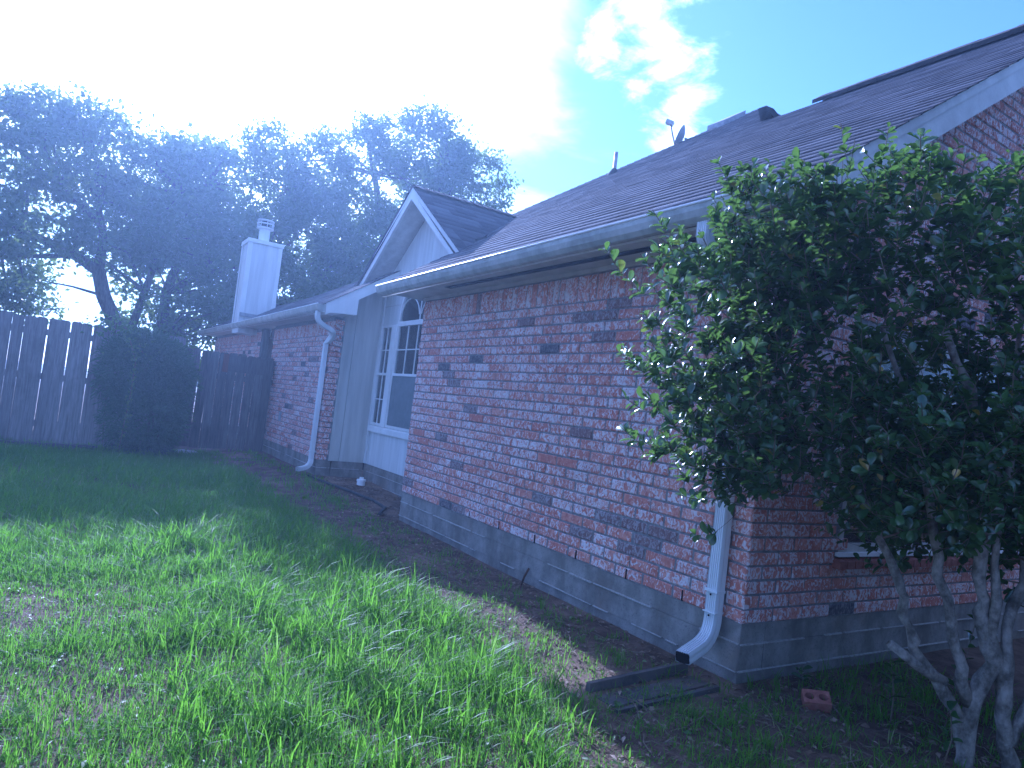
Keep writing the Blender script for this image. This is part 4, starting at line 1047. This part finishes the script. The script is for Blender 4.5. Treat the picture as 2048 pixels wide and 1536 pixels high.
for k in order:
    T = tg[k]; Nn = np.array(nodes); dd = np.linalg.norm(Nn-T, axis=1)+np.maximum(0, Nn[:, 2]-T[2])*0.8
    j = int(np.argmin(dd)); A0 = Nn[j]; ln = np.linalg.norm(T-A0)
    out = unit(T-cen)
    mid = A0+(T-A0)*0.5+sr.normal(size=3)*0.05*ln+np.array([0, 0, -0.06])*ln
    r0 = min(nrad[j]*0.7, 0.004+0.006*ln)
    pts = [A0*(1-t)**2+mid*2*t*(1-t)+T*t*t for t in np.linspace(0, 1, 5)]
    tb.tube(pts, [r0*(1-0.55*i/4)+0.0009 for i in range(5)], 5, False)
    for p in pts[2:]: nodes.append(p); nrad.append(r0*0.6)
    tip = unit(unit(T-A0)*0.7+out*0.4+np.array([0, 0, 0.5]))
    ext = sr.uniform(0.05, 0.12); tb.tube([T, T+tip*ext], [0.0022, 0.0012], 4, False)
    m_ = sr.integers(9, 17)
    for i in range(m_):
        t = sr.uniform(-0.9, 1.0); p = T+tip*ext*t if t > 0 else T+(pts[3]-T)*(-t)
        a = i*2.4+sr.uniform(-.5, .5); s1 = unit(np.cross(tip, [0.3, 0.2, 0.9])); s2 = np.cross(tip, s1)
        d = unit(tip*sr.uniform(0.2, 0.9)+(s1*math.cos(a)+s2*math.sin(a))*0.9+np.array([0, 0, 0.12]))
        LP.append(p); LD.append(d); LN.append(unit(tip*0.6+np.array([0, 0, 0.8])+sr.normal(size=3)*0.35)); LL.append(sr.triangular(0.020, 0.044, 0.066)*(0.75 if t > .7 else 1))
tb.build('twigs', 'twig', shrub, True, kind='stuff')
LP, LD, LN, LL = (np.array(q) for q in (LP, LD, LN, LL))
ok = ~((LP[:, 0] > -0.05) & (LP[:, 1] > -0.06)) & ~((LP[:, 2] > 2.0) & (LP[:, 0] > -0.5) & (LP[:, 1] > -0.4))
LP, LD, LN, LL = LP[ok], LD[ok], LN[ok], LL[ok]
# oval leaf: 3 rows across, cupped, drooping tip; 20 triangles
rowt = np.array([0.0, 0.16, 0.42, 0.70, 0.90, 1.0]); roww = np.array([0.04, 0.20, 0.40, 0.47, 0.33, 0.04])*0.62
def leaf_verts():
    v = []
    for t, w_ in zip(rowt, roww):
        z = -0.16*t*t
        v += [(-w_, t, z+w_*0.45), (0, t, z), (w_, t, z+w_*0.45)]
    f = []
    for i in range(5):
        b = i*3; f += [(b, b+1, b+4, b+3), (b+1, b+2, b+5, b+4)]
    return np.array(v), np.array(f)
lv, lf = leaf_verts()
S = unit(np.cross(LD, LN)); N2 = np.cross(S, LD)
U, Vv, Z = project(LP)
face = np.abs(np.sum(N2*unit(LP-CN), 1))
size = LL*LL*(0.3+face)/Z**2; size[(U < 20) | (U > 2030) | (Vv < 20) | (Vv > 1500)] = 0
# a leaf right behind others is not seen: rank only the nearest in each cell of view
cell = (U//22).astype(int)*1000+(Vv//22).astype(int); near = {}
for i in np.argsort(Z):
    near.setdefault(cell[i], i)
front = np.array(sorted(near.values())); pick = front[np.argsort(-size[front])[:300]]
lm = bpy.data.meshes.new('leaf'); lm.from_pydata([tuple(q) for q in lv], [], [tuple(q) for q in lf]); lm.update(); lm.materials.append(MT['leafo'])
lm.polygons.foreach_set('use_smooth', [True]*len(lm.polygons))
for i in pick:
    o = link(bpy.data.objects.new('leaf', lm)); par(o, shrub)
    M4 = Matrix.Identity(4)
    for a in range(3): M4[a][0] = S[i][a]*LL[i]; M4[a][1] = LD[i][a]*LL[i]; M4[a][2] = N2[i][a]*LL[i]; M4[a][3] = LP[i][a]
    o.matrix_basis = M4
rest = np.setdiff1d(np.arange(len(LP)), pick)
Vl = (LP[rest][:, None]+LL[rest][:, None, None]*(S[rest][:, None]*lv[None, :, 0:1]+LD[rest][:, None]*lv[None, :, 1:2]+N2[rest][:, None]*lv[None, :, 2:3])).reshape(-1, 3)
Fl = (lf[None]+(np.arange(len(rest))*len(lv))[:, None, None]).reshape(-1, 4)
np_mesh('leaves', Vl, Fl, 'leaf', shrub, rnd=np.repeat(sr.uniform(0, 1, len(rest)), len(lv)), kind='stuff', smooth=True)

# ------------------------------------------------------------------ unseen hedge added behind the lens to shade the gable end
hedge = empty('unseen_shade_hedge', (4.0, -4.9, -0.3), 'unseen dark green hedge added to shade the brick gable end', 'hedge')
hr_ = np.random.default_rng(77); nh = 30000
hP = np.stack([hr_.uniform(-1.2, 9.5, nh), -4.9+hr_.normal(0, 0.42, nh), hr_.uniform(-0.25, 1, nh)], 1)
hP[:, 2] = -0.25+(hP[:, 2]+.25)/1.25*(4.3+0.5*lumps(hP[:, 0]*.8, hP[:, 1]))
hL = hr_.uniform(.09, .16, nh); Vh, Fh = leaf_cards(hP, unit(hr_.normal(size=hP.shape)+np.array([0, .6, .3])), unit(hr_.normal(size=hP.shape)), hL, hL*.6)
np_mesh('foliage', Vh, Fh, 'oakleaf', hedge, rnd=np.repeat(hr_.uniform(0, .94, nh), 5))
for xh in np.arange(-0.6, 9.4, 1.25):
    MB().tube([(xh, -4.9, -.4), (xh+.1, -4.88, 1.2), (xh-.05, -4.93, 3.0)], [.06, .045, .02], 7).build('stem', 'bark', hedge, True)

# ------------------------------------------------------------------ grass
gr = np.random.default_rng(5)
def patch(x, y):       # lawn cover 0..1
    c = sstep(-0.78, -1.30, x)*1.0                                   # bare strip along the wall
    c = np.where((y < 0.3), sstep(-0.75, -1.35, x), c)
    c = c*(1-0.75*np.exp(-(((x+3.05)/0.62)**2+((y-1.75)/0.42)**2)))  # thin spots
    c = c*(1-0.65*np.exp(-(((x+2.75)/0.52)**2+((y-0.75)/0.30)**2)))*(1-0.35*sstep(-2.2, -2.9, x)*sstep(3, 2, y))
    c = c*(0.60+0.62*np.clip(lumps(x*2.6+4, y*2.6), -1, 1))
    c = np.where((y > 5) & (x > -0.45), c*0.25+0.18*sstep(-0.2, -0.5, x), c)
    return np.clip(c+0.05*(x < -0.2), 0, 1)
def blades(nclump, area, per, hmin, hmax, width, spread, seed, cover=patch, pw=1.0):
    r = np.random.default_rng(seed); x0, x1, y0, y1 = area
    X = r.uniform(x0, x1, nclump*3); Y = r.uniform(y0, y1, nclump*3)
    c = cover(X, Y); keep = r.random(len(X)) < c**pw
    inside = ~((X > -0.03) & (Y > 0.0) & (Y < L1)) & ~((X > RY) & (Y > 0)) & ~((X > WX) & (Y > YW)); keep &= inside
    # only where the lens, or one a step aside, can look
    u_, v_, z_ = project(np.stack([X, Y, gz(X, Y)], 1)); keep &= (z_ > 0.5) & (u_ > -500) & (u_ < 2500) & (v_ < 2100)
    X, Y, c = X[keep][:nclump], Y[keep][:nclump], c[keep][:nclump]
    i = np.repeat(np.arange(len(X)), per); n = len(i)
    px = X[i]+r.normal(0, spread, n); py = Y[i]+r.normal(0, spread, n)
    ch = r.uniform(hmin, hmax, len(X))*(0.45+0.55*c)*np.clip(0.95+0.45*lumps(X*1.3+9, Y*1.3), 0.45, 1.5); H = ch[i]*r.uniform(0.45, 1.1, n)
    az = r.uniform(0, 2*math.pi, n); lean = r.uniform(0.15, 1.15, n)
    dx, dy = np.cos(az), np.sin(az); wx, wy = -dy, dx
    w = width*r.uniform(0.6, 1.3, n)
    base = np.stack([px, py, gz(px, py)-0.008], 1); V = []
    ts = (0.0, 0.4, 0.75, 1.0); ws = (0.8, 1.0, 0.7, 0.0)
    for t, k in zip(ts, ws):
        q = base+np.stack([dx*lean*H*t*t, dy*lean*H*t*t, H*t*(1-0.28*lean*t*t)], 1)
        if k: V += [q-np.stack([wx, wy, 0*wx], 1)*(w*k/2)[:, None], q+np.stack([wx, wy, 0*wx], 1)*(w*k/2)[:, None]]
        else: V.append(q)
    V = np.stack(V, 1).reshape(-1, 3); b = np.arange(n)*7
    T = [(0, 1, 3), (0, 3, 2), (2, 3, 5), (2, 5, 4), (4, 5, 6)]
    F = np.concatenate([np.stack([b+a, b+c_, b+d_], 1) for a, c_, d_ in T])
    return V, F, np.repeat(r.random(n), 7)
sets = [blades(11500, (-4.8, 0.2, -1.6, 2.6), 9, 0.05, 0.20, 0.0033, 0.028, 1), blades(5200, (-4.8, 0.0, -1.6, 3.2), 7, 0.02, 0.07, 0.0050, 0.03, 11, lambda x, y: np.clip(patch(x, y)+.35*(x < -.5), 0, 1)),
        blades(9500, (-6.0, 0.6, 2.4, 5.6), 9, 0.06, 0.21, 0.0042, 0.032, 2),
        blades(8500, (-8.0, 0.6, 5.4, 10.0), 8, 0.08, 0.20, 0.0070, 0.035, 3),
        blades(620, (-2.6, -0.95, -0.5, 3.6), 9, 0.20, 0.34, 0.0062, 0.03, 4),
        blades(330, (-1.0, -0.08, -1.4, 7.0), 8, 0.04, 0.13, 0.0042, 0.02, 6, lambda x, y: 0.9+0*x),
        blades(620, (-0.9, 1.5, -1.9, -0.05), 9, 0.05, 0.16, 0.0045, 0.02, 7, lambda x, y: 0.9+0*x)]
Vs, Fs, Rs, n = [], [], [], 0
for v, f, q in sets: Vs.append(v); Fs.append(f+n); Rs.append(q); n += len(v)
gobj = np_mesh('grass', np.concatenate(Vs), np.concatenate(Fs), 'grass', rnd=np.concatenate(Rs))
tag(gobj, 'long uncut green lawn grass over brown soil', 'grass', kind='stuff')

# ------------------------------------------------------------------ leaf litter, low weeds and twigs
def litter(n, area, size, seed, cover):
    r = np.random.default_rng(seed); X = r.uniform(area[0], area[1], n); Y = r.uniform(area[2], area[3], n)
    k = r.random(n) < cover(X, Y); k &= ~((X > -0.03) & (Y > 0.0)); X, Y = X[k], Y[k]
    P = np.stack([X, Y, gz(X, Y)+r.uniform(0.002, 0.014, len(X))], 1)
    L = r.uniform(0.4, 1.4, len(X))*size
    a = r.uniform(0, 6.28, len(X)); D = unit(np.stack([np.cos(a), np.sin(a), r.normal(0, .25, len(X))], 1))
    return leaf_cards(P, unit(r.normal(size=P.shape)*0.4+np.array([0, 0, 1])), D, L, L*r.uniform(0.12, 0.6, len(X)))
la = litter(13000, (-1.3, 1.6, -1.7, 5.0), 0.034, 1, lambda x, y: np.where(y < 0, 0.9, np.clip(1.3+x, 0.1, 1)))
lb = litter(1500, (-4, -1, -1.2, 3), 0.04, 2, lambda x, y: 0.5+0*x)
lc = litter(1200, (-0.1+0.1, 0.6, 4.5, 7.1), 0.05, 3, lambda x, y: 0*x)
P2 = np.random.default_rng(9); xx = P2.uniform(-.3, .58, 900); yy = P2.uniform(4.5, 7.1, 900)
Pq = np.stack([xx, yy, gz(xx, yy)+.006], 1); aq = P2.uniform(0, 6.28, 900); Lq = P2.uniform(.02, .07, 900)
ld_ = leaf_cards(Pq, unit(P2.normal(size=Pq.shape)*.5+np.array([0, 0, 1])), unit(np.stack([np.cos(aq), np.sin(aq), P2.normal(0, .3, 900)], 1)), Lq, Lq*.3)
Vs, Fs, n = [], [], 0
for v, f in (la, lb, ld_): Vs.append(v); Fs.append(f+n); n += len(v)
Vs = np.concatenate(Vs)
lo_ = np_mesh('leaf_litter', Vs, np.concatenate(Fs), 'litter', rnd=np.repeat(np.random.default_rng(2).uniform(0, .94, len(Vs)//5), 5))
tag(lo_, 'dry brown fallen leaves strewn along the wall and under the shrub', 'leaf litter', kind='stuff')
wd = litter(9000, (-4.6, -0.2, -1.4, 3.4), 0.030, 12, lambda x, y: np.where(x < -1.1, 0.75, 0.22))
wo = np_mesh('ground_weeds', wd[0]+np.array([0, 0, .008]), wd[1], 'vine', rnd=np.repeat(np.random.default_rng(3).uniform(0, .94, len(wd[0])//5), 5))
tag(wo, 'tiny low broadleaf weeds creeping over the thin patches of lawn', 'weeds', kind='stuff')
tw = MB(); r = random.Random(4)
for i in range(240):
    x, y = (r.uniform(-1.0, 1.4), r.uniform(-1.6, -0.1)) if i < 170 else (r.uniform(-0.9, -0.1), r.uniform(0, 4.2))
    a = r.uniform(0, 6.28); l = r.uniform(0.05, 0.28); z = float(gz(x, y))+0.012
    p = [(x, y, z), (x+l*.5*math.cos(a), y+l*.5*math.sin(a), z+r.uniform(0, .03)), (x+l*math.cos(a+.2), y+l*math.sin(a+.2), z+r.uniform(-.005, .03))]
    tw.tube(p, [.0028, .0022, .001], 5, False)
tag(tw.build('fallen_twigs', 'twig'), 'thin dry twigs scattered on the soil below the shrub', 'twigs', kind='stuff')

# ------------------------------------------------------------------ small things on the ground
def seedling(x, y, h, n, label, seed):
    r = np.random.default_rng(seed); z = float(gz(x, y)); e = empty('seedling', (x, y, z), label, 'seedling', 'leafy shoots round the shrub')
    top = np.array([x+r.normal()*.03, y+r.normal()*.03, z+h])
    MB().tube([(x, y, z-.02), tuple((np.array([x, y, z])+top)/2+r.normal(size=3)*.01), tuple(top)], [.004, .003, .0015], 5).build('stem', 'twig', e, True)
    P = np.array([x, y, z])+(top-np.array([x, y, z]))*np.linspace(.35, 1, n)[:, None]; a = np.arange(n)*2.4
    D = unit(np.stack([np.cos(a), np.sin(a), 0.5+0*a], 1)); N = unit(np.stack([0*a, 0*a, 1+0*a], 1)+r.normal(size=(n, 3))*.3); SS = unit(np.cross(D, N)); NN = np.cross(SS, D)
    L = r.uniform(.045, .075, n)
    Vv_ = (P[:, None]+L[:, None, None]*(SS[:, None]*lv[None, :, 0:1]+D[:, None]*lv[None, :, 1:2]+NN[:, None]*lv[None, :, 2:3])).reshape(-1, 3)
    np_mesh('leaves', Vv_, (lf[None]+(np.arange(n)*len(lv))[:, None, None]).reshape(-1, 4), 'leaf', e, rnd=np.repeat(r.uniform(0, .9, n), len(lv)), smooth=True)
seedling(0.34, -0.62, 0.30, 11, 'leafy green shoot beside the leftmost shrub stem', 1)
seedling(0.13, -0.95, 0.26, 9, 'small leafy shoot in front of the shrub stems', 2)
seedling(0.62, -0.72, 0.55, 12, 'tallest leafy shoot behind the shrub stems', 3)
seedling(0.36, -0.14, 0.10, 6, 'tiny green sprout against the dark foundation', 4)

# splash block below the downspout
sb = empty('splash_block', (-0.55, 0.08, -0.3), 'dark concrete splash block half sunk in soil near the downspout', 'splash block')
def seg_box(a, b, w, z0, z1, dz=0.0):
    a, b = Vector(a), Vector(b); t = (b-a).normalized(); s_ = Vector((-t.y, t.x, 0))*w/2
    return [tuple(a-s_)[:2]+(z0,), tuple(b-s_)[:2]+(z0,), tuple(b+s_)[:2]+(z0,), tuple(a+s_)[:2]+(z0,),
            tuple(a-s_*.6)[:2]+(z1,), tuple(b-s_*.6)[:2]+(z1+dz,), tuple(b+s_*.6)[:2]+(z1+dz,), tuple(a+s_*.6)[:2]+(z1,)]
MB().hexa(seg_box((-0.86, 0.04, 0), (-0.17, 0.09, 0), 0.20, -0.38, -0.306, 0.008)).build('tray', 'block', sb)
MB().hexa(seg_box((-0.86, 0.16, 0), (-0.15, 0.21, 0), 0.042, -0.38, -0.268, 0.018)).build('side_wall', 'block', sb)
MB().hexa(seg_box((-0.88, -0.07, 0), (-0.17, -0.03, 0), 0.036, -0.38, -0.296, 0.014)).build('side_wall', 'block', sb)
# loose cored half brick
lbk = MB(); ang = rad(-28); ca, sa = math.cos(ang), math.sin(ang); L_, W_, H_ = 0.125, 0.088, 0.055
def cored_brick():
    m_ = MB(); seg = 16; hr = 0.022
    for h0, h1 in ((-L_/2, 0.0), (0.0, L_/2)):
        cxh, hx_, hy_ = (h0+h1)/2, (h1-h0)/2, W_/2
        an = [2*math.pi*k/seg+math.pi/seg*0 for k in range(seg)]
        sq = []
        for a_ in an:
            c_, s_ = math.cos(a_), math.sin(a_); t_ = min(hx_/max(abs(c_), 1e-6), hy_/max(abs(s_), 1e-6)); sq.append((cxh+c_*t_, s_*t_))
        for k in range(seg):
            k2 = (k+1) % seg
            p0, p1 = sq[k], sq[k2]; q0 = (cxh+hr*math.cos(an[k]), hr*math.sin(an[k])); q1 = (cxh+hr*math.cos(an[k2]), hr*math.sin(an[k2]))
            cor = []
            if abs(abs(p0[0]-cxh)-hx_) < 1e-6 and abs(abs(p1[1])-hy_) < 1e-6 and abs(abs(p0[1])-hy_) > 1e-6: cor = [(p0[0], p1[1])]
            elif abs(abs(p0[1])-hy_) < 1e-6 and abs(abs(p1[0]-cxh)-hx_) < 1e-6 and abs(abs(p1[1])-hy_) > 1e-6: cor = [(p1[0], p0[1])]
            m_.poly([(*p0, H_)]+[(*c_, H_) for c_ in cor]+[(*p1, H_), (*q1, H_), (*q0, H_)])
            m_.quad((*q0, H_), (*q1, H_), (*q1, 0.002), (*q0, 0.002))
    x_, y_ = L_/2, W_/2
    for a_, b_ in (((-x_, -y_), (x_, -y_)), ((x_, -y_), (x_, y_)), ((x_, y_), (-x_, y_)), ((-x_, y_), (-x_, -y_))):
        m_.quad((*a_, 0), (*b_, 0), (*b_, H_), (*a_, H_))
    me = bpy.data.meshes.new('loose_brick'); me.from_pydata(m_.v, [], m_.f); me.update(); me.materials.append(MT['redbrick']); return me
bk = link(bpy.data.objects.new('loose_brick', cored_brick())); bk.location = (0.18, -0.34, float(gz(0.18, -0.34))+0.012); bk.rotation_euler = (Matrix.Rotation(rad(24), 3, Vector((0, 0, 1)).cross(Vector((-0.84, -0.54, 0)))) @ Matrix.Rotation(rad(-45), 3, 'Z')).to_euler()
tag(bk, 'orange red cored brick lying alone on the soil under the shrub', 'brick')
# steel stake, drain cap, hose, rock
sk = MB().tube([(-0.10, 1.92, -0.36), (-0.10, 1.87, -0.23), (-0.098, 1.825, -0.16)], 0.008, 8).build('steel_stake', 'rust', smooth=True)
tag(sk, 'short dark steel stake leaning against the concrete foundation', 'stake')
dc = empty('drain_cleanout', (0.36, 6.55, -0.25), 'white plastic drain cleanout cap in the recess below the window', 'drain cap')
gzc = float(gz(0.36, 6.55))
MB().lathe((0.36, 6.55, gzc), [(0.055, -.05), (0.055, 0.05), (0.062, 0.05), (0.062, 0.075), (0.0, 0.078)], 18).build('cap', 'pvc', dc)
MB().box(0.335, 0.385, 6.535, 6.565, gzc+0.077, gzc+0.105).build('square_plug', 'pvc', dc)
hp = [(-0.22, 7.0), (-0.15, 6.5), (0.02, 5.9), (0.10, 5.4), (0.08, 5.0), (-0.06, 4.72), (-0.16, 4.58)]
hz_ = [(x, y, float(gz(x, y))+0.02+(0.03 if i == 5 else 0)) for i, (x, y) in enumerate(hp)]
hs = []
for i in range(len(hz_)-1):
    for t in (0, .25, .5, .75): hs.append(tuple(np.array(hz_[i])*(1-t)+np.array(hz_[i+1])*t))
ho = MB().tube(hs+[hz_[-1]], 0.018, 8).build('drain_hose', 'rubber', smooth=True)
tag(ho, 'black flexible hose snaking past the window recess', 'hose')
def rock(x, y, s, label, seed):
    r = np.random.default_rng(seed); b = MB(); n = 12; zs = float(gz(x, y))
    for i, (rr_, z) in enumerate(((1.0, -.02), (1.05, .25), (.75, .5), (.3, .62))):
        for k in range(n):
            a = 2*math.pi*k/n; q = rr_*(1+r.normal()*.12); b.v.append((x+s[0]*q*math.cos(a), y+s[1]*q*math.sin(a), zs+s[2]*(z+r.normal()*.05)))
    for i in range(3):
        for k in range(n): b.f.append((i*n+k, i*n+(k+1) % n, (i+1)*n+(k+1) % n, (i+1)*n+k))
    b.f.append(tuple(3*n+k for k in range(n)))
    return tag(b.build('rock', 'rock'), label, 'rock')
rock(-1.38, 9.75, (0.17, 0.09, 0.10), 'pale flat rock at the foot of the dark gate', 3)

# ------------------------------------------------------------------ haze volume added in place of lens glare
hb = MB().box(-140, 140, -140, 140, -1.5, 11.6)
hm = bpy.data.materials.new('haze'); hm.use_nodes = True; ht = NT(hm.node_tree); ht.n.clear()
hv = ht.node('ShaderNodeVolumePrincipled'); hv.inputs['Color'].default_value = (0.48, 0.68, 1.0, 1); hv.inputs['Density'].default_value = 0.0042; hv.inputs['Anisotropy'].default_value = 0.6
ho_ = ht.node('ShaderNodeOutputMaterial'); ht.l.new(hv.outputs[0], ho_.inputs['Volume'])
MT['haze'] = hm
tag(hb.build('haze', 'haze'), 'thin bluish haze added over the yard in place of lens glare', 'haze', kind='stuff')
